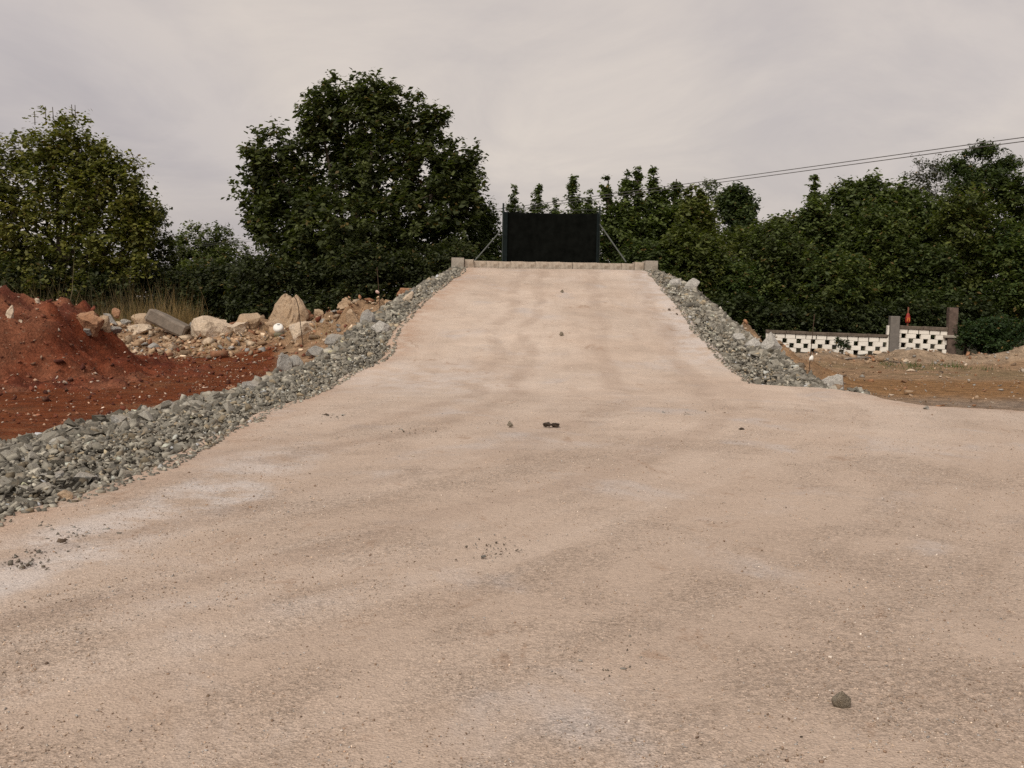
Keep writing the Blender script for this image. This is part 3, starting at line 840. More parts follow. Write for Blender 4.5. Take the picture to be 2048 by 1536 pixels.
# ------------------------------------------------------------------ kerb wall at the top of the ramp
kl, kr = at(903, 520, 38.0), at(1312, 527, 38.3)
def kz(s_): return kl.z + (kr.z - kl.z) * s_ / klen
ang = math.atan2(kr.y - kl.y, kr.x - kl.x)
KZ = float(road_z(37.8))
klen = (Vector((kr.x, kr.y)) - Vector((kl.x, kl.y))).length
kw = empty('kerb_wall', (kl.x, kl.y, 0), 'low concrete block kerb with taller end blocks across the top of the ramp', 'kerb wall', rotz=ang)
bm = bmesh.new(); box_bm(bm, (klen / 2, 0.2, (KZ - 0.6) / 2 - 0.35), (klen - 0.1, 0.36, KZ + 0.55), None, 0.01)
link('wall_body', bm_mesh(bm, 'wall_body'), M_CONC, kw)
bt, ht = 0.20, 0.46
top_m = kl.z - 0.16
def block(name, c, s, mat, parent, rng, rough=0.005, bev=0.007):
    bm = bmesh.new(); box_bm(bm, (0, 0, 0), s, None, bev)
    for v in bm.verts: v.co += Vector(rng.normal(0, rough, 3))
    o = link(name, bm_mesh(bm, name), mat, parent); o.location = c
    return o
rk = np.random.default_rng(5)
xx = 0.84
nb = 13
bw = (klen - 1.68) / nb
for k in range(nb):
    hgt = 0.30 + rk.uniform(-0.008, 0.012)
    block('block', (xx + bw * (k + 0.5), 0.2 + rk.uniform(-0.01, 0.01), kz(xx + bw * (k + 0.5)) - 0.15 - 0.015), (bw - 0.004, 0.38, hgt), M_CONCB, kw, rk)
for sx, xs in ((0, (0.0, 0.48, 0.84)), (1, (klen, klen - 0.48, klen - 0.84))):
    dz = kz(klen * sx) - kl.z + 0.05
    a, b, c = xs
    block('block', ((a + b) / 2, -0.02, kl.z - 0.30 + dz), (abs(b - a) - 0.012, 0.80, 0.66), M_CONC, kw, rk)
    block('block', ((b + c) / 2, 0.10, kl.z - 0.20 + dz - 0.02), (abs(c - b) - 0.012, 0.56, 0.40), M_CONCB, kw, rk, 0.016)

# ------------------------------------------------------------------ dark net screen behind the kerb
M_NET = mat_plain('black shade net', (0.0055, 0.006, 0.0052), 1.0, 0.35, 3, 0.0, bump=0.3)
M_NETE = mat_plain('net hem', (0.012, 0.016, 0.016), 1.0, 0.2, 6, 0.0, bump=0.2)
M_POST = mat_plain('dark green post paint', (0.018, 0.026, 0.022), 0.6, 0.2, 6, 0.3, bump=0.1)
M_GALV = mat_plain('dull galvanised steel', (0.105, 0.112, 0.10), 0.7, 0.2, 6, 0.3, bump=0.1)
YS = 38.75
pl_, pr_ = at(1005, 522, YS), at(1197, 524, YS)
sc_ = empty('net_screen', ((pl_.x + pr_.x) / 2, YS, pl_.z - 0.1), 'black shade net stretched between two dark posts above the kerb', 'net screen')
inv0 = Vector(sc_.location)
ztop = at(1100, 425, YS).z; zbot = min(pl_.z, pr_.z) - 0.12
def net(name, x0, x1, z0, z1, mat, yo, amp):
    nxn, nzn = 60, 26
    V = []
    for j in range(nzn + 1):
        for i in range(nxn + 1):
            u, w = i / nxn, j / nzn
            xw = x0 + (x1 - x0) * u
            sag = 0.045 * (4 * u * (1 - u)) * w + 0.012 * math.sin(u * 37) * w
            zw = z0 + (z1 - z0) * w - sag
            yw = yo + amp * (mnoise.noise((xw * 1.4, zw * 0.7, 3.1)) + 0.5 * mnoise.noise((xw * 6, zw * 1.5, 1.1)))
            V.append(Vector((xw, YS + yw, zw)) - inv0)
    Fc = [(j * (nxn + 1) + i, j * (nxn + 1) + i + 1, (j + 1) * (nxn + 1) + i + 1, (j + 1) * (nxn + 1) + i) for j in range(nzn) for i in range(nxn)]
    me = pymesh(name, V, Fc)
    o = link(name, me, mat, sc_, smooth=True)
    sm = o.modifiers.new('thickness', 'SOLIDIFY'); sm.thickness = 0.006
    return o
net('net', pl_.x + 0.02, pr_.x - 0.02, zbot, ztop, M_NET, -0.05, 0.08)
net('hem', pl_.x + 0.03, pl_.x + 0.17, zbot, ztop + 0.02, M_NETE, -0.13, 0.02)
net('hem', pr_.x - 0.11, pr_.x - 0.03, zbot, ztop + 0.04, M_NETE, -0.13, 0.02)
for (bx, topx, tpy) in ((pl_.x, pl_.x, 408), (pr_.x, pr_.x, 410)):
    zt = at(1100, tpy, YS).z
    link('post', tube_mesh('post', [Vector((bx, YS, zbot - 0.6)) - inv0, Vector((topx, YS, zt)) - inv0], [0.035, 0.035], 8), M_POST, sc_)
za = at(1100, 418, YS).z
link('top_wire', tube_mesh('top_wire', [Vector((pl_.x + (pr_.x - pl_.x) * k / 8, YS, za - 0.03 * math.sin(math.pi * k / 8))) - inv0 for k in range(9)], [0.007] * 9, 4), M_GALV, sc_)
for (a, b) in (((1001, 462), (948, 523)), ((1199, 448), (1252, 524))):
    link('brace', tube_mesh('brace', [at(*a, YS - 0.02) - inv0, at(*b, YS - 0.30) - inv0], [0.027, 0.027], 6), M_GALV, sc_)

# ------------------------------------------------------------------ white block wall with pillars on the right
WY0, WY1 = 43.3, 42.2
def wp(px, py):
    Y = WY0 + (WY1 - WY0) * (px - 1540) / (1914 - 1540)
    return at(px, py, Y)
wa, wb = wp(1500, 668), wp(1914, 680)
wdir = Vector((wb.x - wa.x, wb.y - wa.y, 0)); wlen = wdir.length; wdir.normalize()
wang = math.atan2(wdir.y, wdir.x)
wall = empty('block_wall', (wa.x, wa.y, -0.5), 'white limewashed wall of staggered blocks with square holes and two pillars', 'wall', rotz=wang)
W0 = Vector((wa.x, wa.y, -0.5))
def loc_s(px, py):
    p = wp(px, py) - W0
    return p.x * wdir.x + p.y * wdir.y, p.z
rw = np.random.default_rng(9)
def wall_section(px0, px1, top0, top1, first_hole_px, cope_h, nrows, seed):
    s0, z0 = loc_s(px0, top0); s1, z1 = loc_s(px1, top1)
    def ztop_at(s): return z0 + (z1 - z0) * (s - s0) / (s1 - s0)
    th, rh = 0.2, 0.196
    per, blk = 0.594, 0.402
    sl = math.atan2(z1 - z0, s1 - s0)
    # coping stones, one by one
    n = max(2, round((s1 - s0) / 0.9)); cwid = (s1 - s0) / n
    for k in range(n):
        s = s0 + cwid * (k + 0.5)
        o = block('coping_stone', (s, 0, ztop_at(s) - cope_h / 2 + rw.uniform(-0.008, 0.008)), (cwid - 0.012, 0.30, cope_h), M_COPE, wall, rw, 0.008)
        o.rotation_euler = (0, -sl, 0)
    zc = cope_h + 0.002
    # top course is solid, below it every second cell is a hole
    fh, _ = loc_s(first_hole_px, top0)
    for r in range(nrows + 1):
        if r == 0:
            s = s0 - rw.uniform(0, 0.2); step = blk + 0.03
        else:
            off = 0.0 if r % 2 == 1 else per / 2
            s = fh + (per - blk) / 2 + off - per * math.ceil((fh - s0 + per) / per); step = per
        while s < s1:
            a, b = max(s, s0), min(s + blk, s1)
            if b - a > 0.05:
                m = (a + b) / 2
                zt = ztop_at(m) - zc - (rh * r)
                hh = rh - 0.006
                o = block('block', (m, rw.uniform(-0.008, 0.008), zt - rh / 2), (b - a - 0.004, th, hh), M_WHITE, wall, rw, 0.004, 0.008)
                o.rotation_euler = (0, -sl, 0)
            s += step
    # footing below the courses
    zf = zc + rh * (nrows + 1)
    a, b = ztop_at(s0) - zf, ztop_at(s1) - zf
    bm = bmesh.new(); box_bm(bm, ((s0 + s1) / 2, 0, min(a, b) / 2 - 0.35), (s1 - s0, 0.24, min(a, b) + 0.68))
    link('footing', bm_mesh(bm, 'footing'), M_CONC, wall)
wall_section(1532, 1776, 659.8, 669.5, 1598, 0.13, 4, 1)
wall_section(1798, 1894, 651, 655.5, 1807.5, 0.13, 4, 2)
def pillar(px0, px1, ptop, mat, ds=0.30, name='pillar', yo=0.0):
    s0, z0 = loc_s(px0, ptop); s1, _ = loc_s(px1, ptop)
    bm = bmesh.new(); box_bm(bm, ((s0 + s1) / 2, yo, (z0 - 0.4) / 2), (s1 - s0, ds, z0 + 0.4), None, 0.015)
    bmesh.ops.subdivide_edges(bm, edges=[e for e in bm.edges if e.calc_length() > 0.5], cuts=9, use_grid_fill=True)
    for v in bm.verts: v.co += Vector((mnoise.noise(v.co * 3.1), mnoise.noise(v.co * 3.3 + Vector((5, 0, 0))), 0)) * 0.014
    o = link(name, bm_mesh(bm, name), mat, wall)
    return o, s0, s1
o, _, _ = pillar(1778.5, 1797, 632, M_PIL, 0.42, yo=-0.12); o['label'] = 'plain grey rendered pillar between the two wall lengths'
o, _, _ = pillar(1774, 1778, 651, M_WHITE, 0.25, 'pier'); o['label'] = 'narrow white end pier beside the grey pillar'
o, s0, s1 = pillar(1896, 1914, 615, M_BROWN, 0.42, yo=-0.05); o['label'] = 'tall brown flaking pillar at the right end'
zl = loc_s(1905, 673)[1]
bm = bmesh.new(); box_bm(bm, ((s0 + s1) / 2 - 0.06, -0.05, zl), (s1 - s0 + 0.20, 0.54, 0.12), None, 0.02)
link('ledge', bm_mesh(bm, 'ledge'), M_CONC, wall)
# red and orange marker behind the wall
Ym = 43.4
M_RED = mat_plain('red plastic', (0.28, 0.028, 0.018), 0.5, 0.25, 12, 0.3, bump=0.1)
M_ORG = mat_plain('orange reflector', (0.60, 0.17, 0.04), 0.4, 0.15, 10, 0.4, bump=0.1)
M_RUST = mat_plain('rusty post', (0.20, 0.08, 0.05), 0.8, 0.3, 10, 0.2)
pm = at(1815, 652, Ym)
mk = empty('marker_post', (pm.x, Ym, pm.z - 0.5), 'small red and orange marker on a thin post above the block wall', 'marker post')
hz = at(1815, 614, Ym).z - (pm.z - 0.5)
link('post', tube_mesh('post', [(0, 0, 0), (0, 0, hz)], [0.04, 0.036], 8), M_RUST, mk)
k = Ym / F
me = pymesh('marker_body', *lathe([(0.05, 0), (0.10, 0.02), (0.115, 0.10), (0.105, 0.22), (0.07, 0.36), (0.045, 0.42)], 10))
o = link('marker_body', me, M_RED, mk); o.location = (0, 0, at(1815, 646, Ym).z - (pm.z - 0.5))
bm = bmesh.new()
for dx in (-0.055, 0.02):
    box_bm(bm, (dx, -0.112, 0.15), (0.04, 0.03, 0.17), Matrix.Rotation(R(10 if dx < 0 else -8), 3, 'Y'), 0.006)
o2 = link('reflector', bm_mesh(bm, 'reflector'), M_ORG, mk); o2.location = o.location
# planks lying before the wall
for k, (a, b, lab) in enumerate((((1692, 719), (1742, 716), 'weathered plank lying on the earth before the block wall'), ((1758, 722), (1800, 727), 'thin dark stick lying on the thin grass'))):
    pa, pb = hit(*a), hit(*b)
    bm = bmesh.new(); box_bm(bm, (0, 0, 0), ((pb - pa).length, 0.12, 0.05), None, 0.008)
    for v in bm.verts: v.co += Vector((0, 0, rw.normal(0, 0.006)))
    o = link('plank', bm_mesh(bm, 'plank'), M_COPE if k else M_CONC, label=lab, cat='plank')
    o.location = (pa + pb) / 2 + Vector((0, 0, 0.035)); o.rotation_euler = (0, math.atan2(pa.z - pb.z, (pb - pa).length), math.atan2(pb.y - pa.y, pb.x - pa.x))

# ------------------------------------------------------------------ survey rods
M_ROD = mat_plain('rusty rod', (0.07, 0.045, 0.03), 0.8, 0.3, 20, 0.2)
def rod(pts, Y, rad, label, tag=None, tagmat=None):
    w = [at(px, py, Y) for px, py in pts]
    w[0].z = min(w[0].z, top_z(w[0].x, Y)) - 0.10
    b = w[0]
    e = empty('survey_rod', b, label, 'rod')
    link('rod', tube_mesh('rod', [p - b for p in w], [rad] * len(w), 5), M_ROD, e)
    if tag:
        px, py, tw, thh = tag
        c = at(px, py, Y - 0.03) - b
        k = Y / F
        me = rock_mesh(int(px), (tw * k, tw * k * 0.6, thh * k), 5, 0.05, 2)
        o = link('marker_tube' if thh > tw else 'marker_flag', me, tagmat, e); o.location = c - Vector((0, 0, thh * k / 2)); o.rotation_euler = (0, R(8), 0)
h1 = hit(607, 692)
rod([(607, 692), (603, 664), (600, 640), (597, 615), (593, 600), (588, 592)], h1.y, 0.014, 'thin bent rusty rod rising from the left bank before the cone boulder')
h2 = hit(761, 632)
rod([(760, 626), (759, 600), (756, 560), (754, 534)], h2.y, 0.009, 'thin straight rod with a small pinkish flag beside the upper left bank', (754.5, 584, 8, 7), mat_plain('pinkish tape', (0.62, 0.42, 0.36), 0.6, 0.1, 8))
h3 = hit(1617, 752)
rod([(1617, 752), (1620, 720), (1624, 680), (1627, 650), (1629, 628)], h3.y, 0.011, 'thin rod carrying a white tube at the foot of the right bank', (1621.5, 716, 8, 13), M_PLAST)

# ------------------------------------------------------------------ foliage
def unit(v): return v / np.maximum(np.linalg.norm(v, axis=-1, keepdims=True), 1e-9)
def leaves(rng, centres, size, up=0.35, ratio=0.62, outdir=None, droop=0.0):
    """a folded-free rhombus per leaf: (n*4,3) verts"""
    n = len(centres)
    nrm = rng.normal(size=(n, 3)); nrm[:, 2] = np.abs(nrm[:, 2]) + up * 2.6
    if outdir is not None: nrm += outdir * 0.8
    nrm = unit(nrm)
    t = rng.normal(size=(n, 3)); t[:, 2] -= droop
    t = unit(t - nrm * np.sum(t * nrm, 1, keepdims=True))
    b = np.cross(nrm, t)
    L = (size * np.clip(np.exp(rng.normal(-0.03, 0.36, n)), 0.4, 1.6))[:, None]
    a0 = centres - t * L * 0.5; a2 = centres + t * L * 0.5
    m = centres - t * L * 0.08 + nrm * L * 0.06
    a1 = m + b * L * ratio * 0.5; a3 = m - b * L * ratio * 0.5
    return np.stack([a0, a1, a2, a3], 1).reshape(-1, 3)
def crown(rng, lobes, n_clump, n_sprig, n_leaf, size, spread=0.42, inner=0.3, c_dark=(0.035, 0.052, 0.018), c_lite=(0.075, 0.095, 0.028), var=0.5, up=0.35, ratio=0.62, droop=0.0, sprig_len=0.34):
    """lobes: (x,y,z,rx,ry,rz). Clumps near the lobe skins -> sprigs -> leaves. Returns verts, colours, clump centres"""
    lob = np.array(lobes, float)
    area = (lob[:, 3] * lob[:, 5] + lob[:, 3] * lob[:, 4] + lob[:, 4] * lob[:, 5])
    area = area ** 0.75
    li = rng.choice(len(lob), n_clump, p=area / area.sum())
    d = unit(rng.normal(size=(n_clump, 3)))
    rad = np.where(rng.random(n_clump) < inner, rng.uniform(0.15, 0.75, n_clump), rng.uniform(0.78, 1.06, n_clump))
    cc = lob[li, :3] + d * rad[:, None] * lob[li, 3:6]
    cd = unit(d + np.array((0, 0, 0.35)))
    csz = np.minimum(spread * np.exp(rng.normal(0, 0.3, n_clump)), 0.85 * np.minimum(lob[li, 3], lob[li, 5]) + 0.05)
    ctint = np.clip(rng.normal(0.45, 0.28, n_clump), 0, 1.15)
    # sprigs
    si = np.repeat(np.arange(n_clump), n_sprig)
    so = cc[si] + unit(rng.normal(size=(len(si), 3))) * (rng.random(len(si)) ** 0.45)[:, None] * csz[si][:, None] * np.array((1.15, 1.15, 0.85))
    sdir = unit(cd[si] * 0.8 + rng.normal(size=(len(si), 3)) * 0.55 + np.array((0, 0, 0.25)))
    slen = np.minimum(sprig_len * np.exp(rng.normal(0, 0.35, len(si))), csz[si] * 1.2)
    # leaves
    k = np.repeat(np.arange(len(si)), n_leaf)
    tt = rng.uniform(-0.1, 1.0, len(k))
    p = so[k] + sdir[k] * (tt * slen[k])[:, None] + rng.normal(size=(len(k), 3)) * size * 0.42
    V = leaves(rng, p, size, up, ratio, sdir[k], droop)
    t = np.clip(ctint[si][k] + rng.normal(0, 0.22, len(k)), 0, 1.3)[:, None]
    c = np.array(c_dark) * (1 - t) + np.array(c_lite) * t
    c = c * np.exp(rng.normal(0, 0.18, len(k)))[:, None]
    old = rng.random(len(k)) < 0.022
    c[old] = np.array((0.150, 0.105, 0.035)) * np.exp(rng.normal(0, 0.25, old.sum()))[:, None]      # a few yellowed leaves
    return V, np.repeat(c, 4, 0), cc
def leaf_mesh(name, V, C):
    me = np_mesh(name, V, np.arange(len(V)), 4)
    set_col(me, np.clip(C, 0.005, 0.5))
    return me
def wood_mesh(name, base, height, lobes, cc, rng, r0, lean=(0, 0)):
    V, Fc = [], []
    def add(pts, rads, n):
        v, f = tube_arrays(pts, rads, n)
        o = len(V); V.extend(v); Fc.extend([tuple(i + o for i in q) for q in f])
    b = Vector(base)
    top = b + Vector((lean[0], lean[1], height * 0.72))
    pts = [b + Vector((0, 0, -0.3))]
    for k in range(1, 7):
        t = k / 6
        pts.append(b.lerp(top, t) + Vector((rng.normal(0, 0.05), rng.normal(0, 0.05), 0)) * height * 0.10)
    add(pts, [r0 * (1.25 - t * 1.05) for t in np.linspace(0, 1, 7)], 8)
    tips = []
    for lx, ly, lz, rx, ry_, rz_ in lobes:
        c = Vector((lx, ly, lz))
        t = min(0.95, max(0.12, (c.z - b.z) / height * 0.75))
        s = pts[0].lerp(top, t * 0.75)
        m = s.lerp(c, 0.55) + Vector((rng.normal(0, 0.12), rng.normal(0, 0.12), -0.12 * (c - s).length))
        add([s, m, c], [r0 * 0.42, r0 * 0.28, r0 * 0.16], 5)
        tips.append(c)
    T = np.array([tuple(t) for t in tips])
    sel = rng.choice(len(cc), min(len(cc), 110), replace=False)
    for i in sel:
        p = cc[i]
        j = int(np.argmin(np.sum((T - p) ** 2, 1)))
        a = tips[j]; e = Vector(p)
        m = a.lerp(e, 0.5) + Vector(rng.normal(0, 0.08, 3))
        add([a, m, e + (e - m) * 0.15], [r0 * 0.10, r0 * 0.06, 0.008], 3)
    return pymesh(name, V, Fc)
def px_lobes(lob, Y, dz=0.8, ysh=0.0):
    """crown lobes measured in the photograph (centre px, py, half width, half height) at Y metres"""
    out = []
    k = Y / F
    for q in lob:
        px, py, a, b = q[:4]
        a, b = max(a * 0.6, a - 13), max(b * 0.6, b - 13)      # the leaf clumps stand out beyond the lobe
        yo = (q[4] if len(q) > 4 else 0.0)
        c = at(px, py, Y + yo)
        out.append((c.x, c.y, c.z, a * k, a * k * dz, b * k))
    return out
def tree(name, label, cat, lob, Y, base_px, n_clump, n_sprig, n_leaf, size, seed, r0=0.16, group=None, dz=0.8, **kw):
    rng = np.random.default_rng(seed)
    L = px_lobes(lob, Y, dz)
    # lobes alternate in depth so that the crown is as deep as it is wide
    L = [(x, y + rng.uniform(-0.5, 0.5) * rx, z, rx, ry_, rz_) for x, y, z, rx, ry_, rz_ in L]
    bx = at(base_px, 620, Y).x
    gz = float(ground_z(bx, Y))
    root = empty(name, (bx, Y, gz), label, cat, group)
    V, C, cc = crown(rng, L, n_clump, n_sprig, n_leaf, size, **kw)
    b = np.array((bx, Y, gz))
    low = V.reshape(-1, 4, 3).mean(1)[:, 2] > gz + 0.05
    V = V.reshape(-1, 4, 3)[low].reshape(-1, 3); C = C.reshape(-1, 4, 3)[low].reshape(-1, 3)
    link('crown', leaf_mesh('crown', V - b, C), M_LEAF, root)
    hgt = max(l[2] + l[5] for l in L) - gz
    Ll = [(l[0] - bx, l[1] - Y, l[2] - gz, l[3], l[4], l[5]) for l in L]
    link('trunk', wood_mesh('trunk', (0, 0, 0), hgt, Ll, cc - b, rng, r0), M_BARK, root)
    return root

# main poplar
tree('poplar_tree', 'tallest tree, a broad dark poplar left of the ramp top', 'tree',
     [(690, 212, 72, 76), (752, 208, 50, 66), (640, 235, 44, 72), (780, 250, 40, 60), (828, 262, 46, 78), (868, 272, 34, 78), (542, 318, 56, 66), (515, 385, 44, 68), (575, 380, 60, 80), (660, 330, 90, 90), (760, 345, 90, 90),
      (905, 345, 48, 74), (938, 372, 40, 66), (870, 390, 70, 90), (525, 440, 44, 54), (600, 450, 90, 80), (700, 470, 120, 90), (810, 470, 110, 90), (900, 450, 60, 80), (620, 530, 110, 70), (740, 560, 120, 60)],
     46, 715, 1300, 7, 9, 0.215, 201, r0=0.30, spread=0.40, inner=0.24, c_dark=(0.044, 0.055, 0.020), c_lite=(0.100, 0.114, 0.038), sprig_len=0.36)
# left yellowish tree
lt = tree('leafy_tree', 'yellow green tree with bare twigs on top at the far left', 'tree',
     [(110, 285, 60, 62), (160, 290, 36, 58), (60, 315, 60, 60), (-10, 335, 75, 72), (215, 345, 50, 60), (250, 365, 38, 62), (275, 410, 36, 60), (262, 440, 50, 60), (195, 315, 34, 44), (150, 345, 80, 80), (205, 395, 80, 80), (290, 440, 36, 60), (130, 390, 90, 90), (30, 420, 100, 90), (-90, 400, 110, 120), (200, 470, 90, 90), (280, 480, 40, 75), (90, 510, 120, 80), (-40, 520, 120, 80), (230, 555, 80, 45), (120, 575, 100, 40)],
     44, 120, 1150, 6, 8, 0.18, 202, r0=0.22, spread=0.42, inner=0.34, c_dark=(0.085, 0.096, 0.024), c_lite=(0.205, 0.195, 0.046), sprig_len=0.36)
tree('leafy_tree', 'thin leafed tree on the right flank of the yellow green tree', 'tree',
     [(310, 440, 26, 34), (322, 490, 30, 40), (300, 540, 40, 50), (345, 540, 34, 50)], 47, 318, 90, 6, 10, 0.14, 203, r0=0.09, spread=0.34, c_dark=(0.055, 0.065, 0.022), c_lite=(0.115, 0.122, 0.04), inner=0.2)
tree('leafy_tree', 'low mid green tree in the gap left of the poplar', 'tree',
     [(400, 480, 44, 44), (440, 490, 36, 46), (365, 515, 44, 48), (420, 545, 70, 50), (470, 540, 50, 60), (360, 580, 60, 40), (440, 590, 70, 40)],
     114, 410, 420, 6, 9, 0.34, 204, r0=0.22, spread=0.75, sprig_len=0.7, c_dark=(0.060, 0.075, 0.024), c_lite=(0.130, 0.148, 0.044))
tree('leafy_tree', 'slim green tree between the poplar and the net screen', 'tree',
     [(965, 440, 30, 44), (950, 490, 38, 50), (985, 500, 30, 50), (960, 540, 50, 40)], 47.5, 962, 170, 6, 10, 0.16, 205, r0=0.09, spread=0.36, c_dark=(0.050, 0.068, 0.024), c_lite=(0.105, 0.130, 0.042))
# saplings behind the screen
SAP = 'young shoots behind the net screen'
for k, (px, tp, w, lab) in enumerate([(1028, 378, 17, 'short young tree just right of the left screen post'), (1076, 374, 19, 'leaning young tree over the left half of the screen'), (1110, 398, 18, 'low young tree over the middle of the screen'),
                                      (1146, 357, 15, 'tallest narrow young tree over the right half of the screen'), (1180, 384, 20, 'young tree just left of the right screen post')]):
    tree('young_tree', lab, 'tree', [(px + 1, tp + 5, w * 0.16, 13), (px - 1, tp + 24, w * 0.42, 15), (px + 1, tp + 45, w * 0.8, 18), (px + 2, tp + 85, w * 1.4, 36), (px, tp + 150, w * 2.0, 50)], 48 + (k % 3) * 0.7, px, 120, 6, 9, 0.135, 220 + k, r0=0.05,
         spread=0.20, inner=0.25, c_dark=(0.065, 0.085, 0.030), c_lite=(0.135, 0.165, 0.055), group=SAP, sprig_len=0.35)
# hedge of trees on the right
HG = 'tree belt on the right'
def spires(lst, base):
    L = []
    for px, tp, w in lst:
        L += [(px + 1, tp + 4, w * 0.16, 13), (px, tp + 22, w * 0.42, 15), (px - 2, tp + 38, w * 0.55, 16), (px + 2, tp + 60, w * 0.75, 22), (px - 1, tp + 100, w * 1.3, 42)]
    return L + base
GRN = dict(c_dark=(0.060, 0.080, 0.026), c_lite=(0.140, 0.170, 0.052))
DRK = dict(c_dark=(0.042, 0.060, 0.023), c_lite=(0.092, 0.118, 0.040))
tree('belt_tree', 'bushy tree with upright shoots right of the net screen', 'tree', spires([(1215, 352, 18), (1252, 346, 19), (1276, 342, 16)], [(1235, 470, 60, 60), (1270, 500, 60, 60), (1240, 560, 70, 50)]), 49, 1245, 330, 6, 9, 0.185, 301, group=HG, spread=0.30, sprig_len=0.3, **GRN)
tree('belt_tree', 'bushy tree with three leafy spires above the right brace', 'tree', spires([(1306, 344, 20), (1328, 368, 16), (1352, 354, 15)], [(1320, 460, 60, 60), (1350, 510, 60, 60), (1330, 570, 60, 40)]), 50, 1325, 330, 6, 9, 0.185, 302, group=HG, spread=0.30, sprig_len=0.3, **GRN)
tree('belt_tree', 'yellowish green tree left of the small round tree', 'tree', spires([(1380, 372, 20), (1400, 378, 20)], [(1395, 440, 50, 50), (1390, 500, 70, 60), (1420, 550, 70, 60)]), 48.5, 1392, 330, 6, 9, 0.185, 303, group=HG, spread=0.32, sprig_len=0.3, c_dark=(0.072, 0.084, 0.024), c_lite=(0.155, 0.168, 0.044))
tree('belt_tree', 'sparse twiggy tree top with few leaves by the power line', 'tree', [(1418, 372, 22, 12), (1432, 392, 14, 16), (1410, 395, 16, 16)], 51, 1420, 22, 4, 6, 0.14, 304, r0=0.07, group=HG, spread=0.26, sprig_len=0.3, **GRN)
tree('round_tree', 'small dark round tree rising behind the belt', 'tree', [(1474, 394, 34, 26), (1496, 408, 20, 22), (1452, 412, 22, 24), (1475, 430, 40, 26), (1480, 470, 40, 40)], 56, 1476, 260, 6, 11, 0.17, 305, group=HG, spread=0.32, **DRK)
tree('belt_tree', 'low yellow green tree right of the small round tree', 'tree', [(1540, 466, 40, 36), (1575, 468, 44, 42), (1600, 480, 40, 45), (1550, 500, 70, 55), (1480, 500, 60, 50)], 52, 1560, 320, 6, 9, 0.185, 306, group=HG, spread=0.36, c_dark=(0.072, 0.088, 0.027), c_lite=(0.150, 0.170, 0.048))
tree('belt_tree', 'tree with one long leafy shoot standing above the belt', 'tree', spires([(1628, 360, 16)], [(1625, 440, 38, 44), (1650, 480, 60, 60), (1620, 540, 60, 60)]), 49, 1630, 300, 6, 9, 0.185, 307, group=HG, spread=0.30, **GRN)
tree('belt_tree', 'full green tree in the middle of the right belt', 'tree', [(1700, 392, 40, 32), (1738, 380, 36, 28), (1690, 430, 60, 50), (1750, 430, 60, 55), (1720, 500, 90, 70)], 49.5, 1715, 430, 6, 9, 0.185, 308, group=HG, spread=0.40, **GRN)
tree('belt_tree', 'mid green tree below the sparse grey tree', 'tree', [(1800, 400, 46, 36), (1830, 430, 60, 50), (1790, 470, 70, 60), (1860, 470, 60, 60)], 50, 1812, 360, 6, 9, 0.185, 309, group=HG, spread=0.40, **GRN)
tree('sparse_tree', 'sparse greyish tree with thin foliage against the sky', 'tree', [(1838, 345, 28, 30), (1878, 345, 28, 34), (1855, 385, 44, 34)], 53, 1855, 120, 5, 8, 0.10, 310, r0=0.08, group=HG, spread=0.40, inner=0.2, c_dark=(0.055, 0.058, 0.036), c_lite=(0.095, 0.095, 0.06))
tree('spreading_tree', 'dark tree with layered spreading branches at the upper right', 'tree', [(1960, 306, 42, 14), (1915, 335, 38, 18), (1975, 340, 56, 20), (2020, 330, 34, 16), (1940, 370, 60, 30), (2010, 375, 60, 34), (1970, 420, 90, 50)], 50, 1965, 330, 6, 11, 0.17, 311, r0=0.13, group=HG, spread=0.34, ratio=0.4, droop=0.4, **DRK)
tree('belt_tree', 'tree cut by the right edge of the picture', 'tree', [(2060, 390, 60, 50), (2090, 450, 80, 80), (2050, 500, 70, 70), (2110, 550, 90, 70)], 49, 2075, 360, 6, 9, 0.185, 312, group=HG, spread=0.40, **GRN)
# lower front row; leaf colours darkened to stand for shade low in the belt
FR = 'lower trees in front of the right belt'
for k, (px, py, w, h, Y, lab) in enumerate([(1300, 535, 60, 55, 46.5, 'low bushy tree behind the right end of the kerb'), (1385, 540, 64, 95, 46.8, 'low bushy tree above the upper right bank'), (1482, 585, 80, 70, 47.2, 'low bushy tree above the middle of the right bank'),
                                            (1565, 545, 66, 112, 47, 'low bushy tree over the left end of the block wall'), (1660, 575, 85, 85, 46.5, 'low bushy tree over the middle of the block wall'), (1765, 525, 70, 130, 47.4, 'low bushy tree behind the grey pillar'),
                                            (1850, 565, 80, 90, 46.8, 'low bushy tree behind the red marker'), (1935, 505, 75, 145, 47.4, 'low bushy tree behind the brown pillar'), (2035, 545, 80, 115, 46.5, 'low bushy tree at the right edge behind the bramble')]):
    tree('bushy_tree', lab, 'tree', [(px - w * 0.3, py - h * 0.45, w * 0.7, h * 0.5), (px + w * 0.35, py - h * 0.35, w * 0.65, h * 0.5), (px, py, w, h * 0.7), (px, py + h * 0.5, w * 0.95, h * 0.5)], Y, px, 300, 6, 9, 0.185, 330 + k, r0=0.09, group=FR, spread=0.40, inner=0.35,
         c_dark=(0.044 + 0.007 * (k % 2), 0.060 + 0.006 * (k % 3), 0.020), c_lite=(0.098 + 0.018 * (k * 2 % 3), 0.124 + 0.014 * (k * 2 % 3), 0.038), ratio=0.5, droop=0.3)
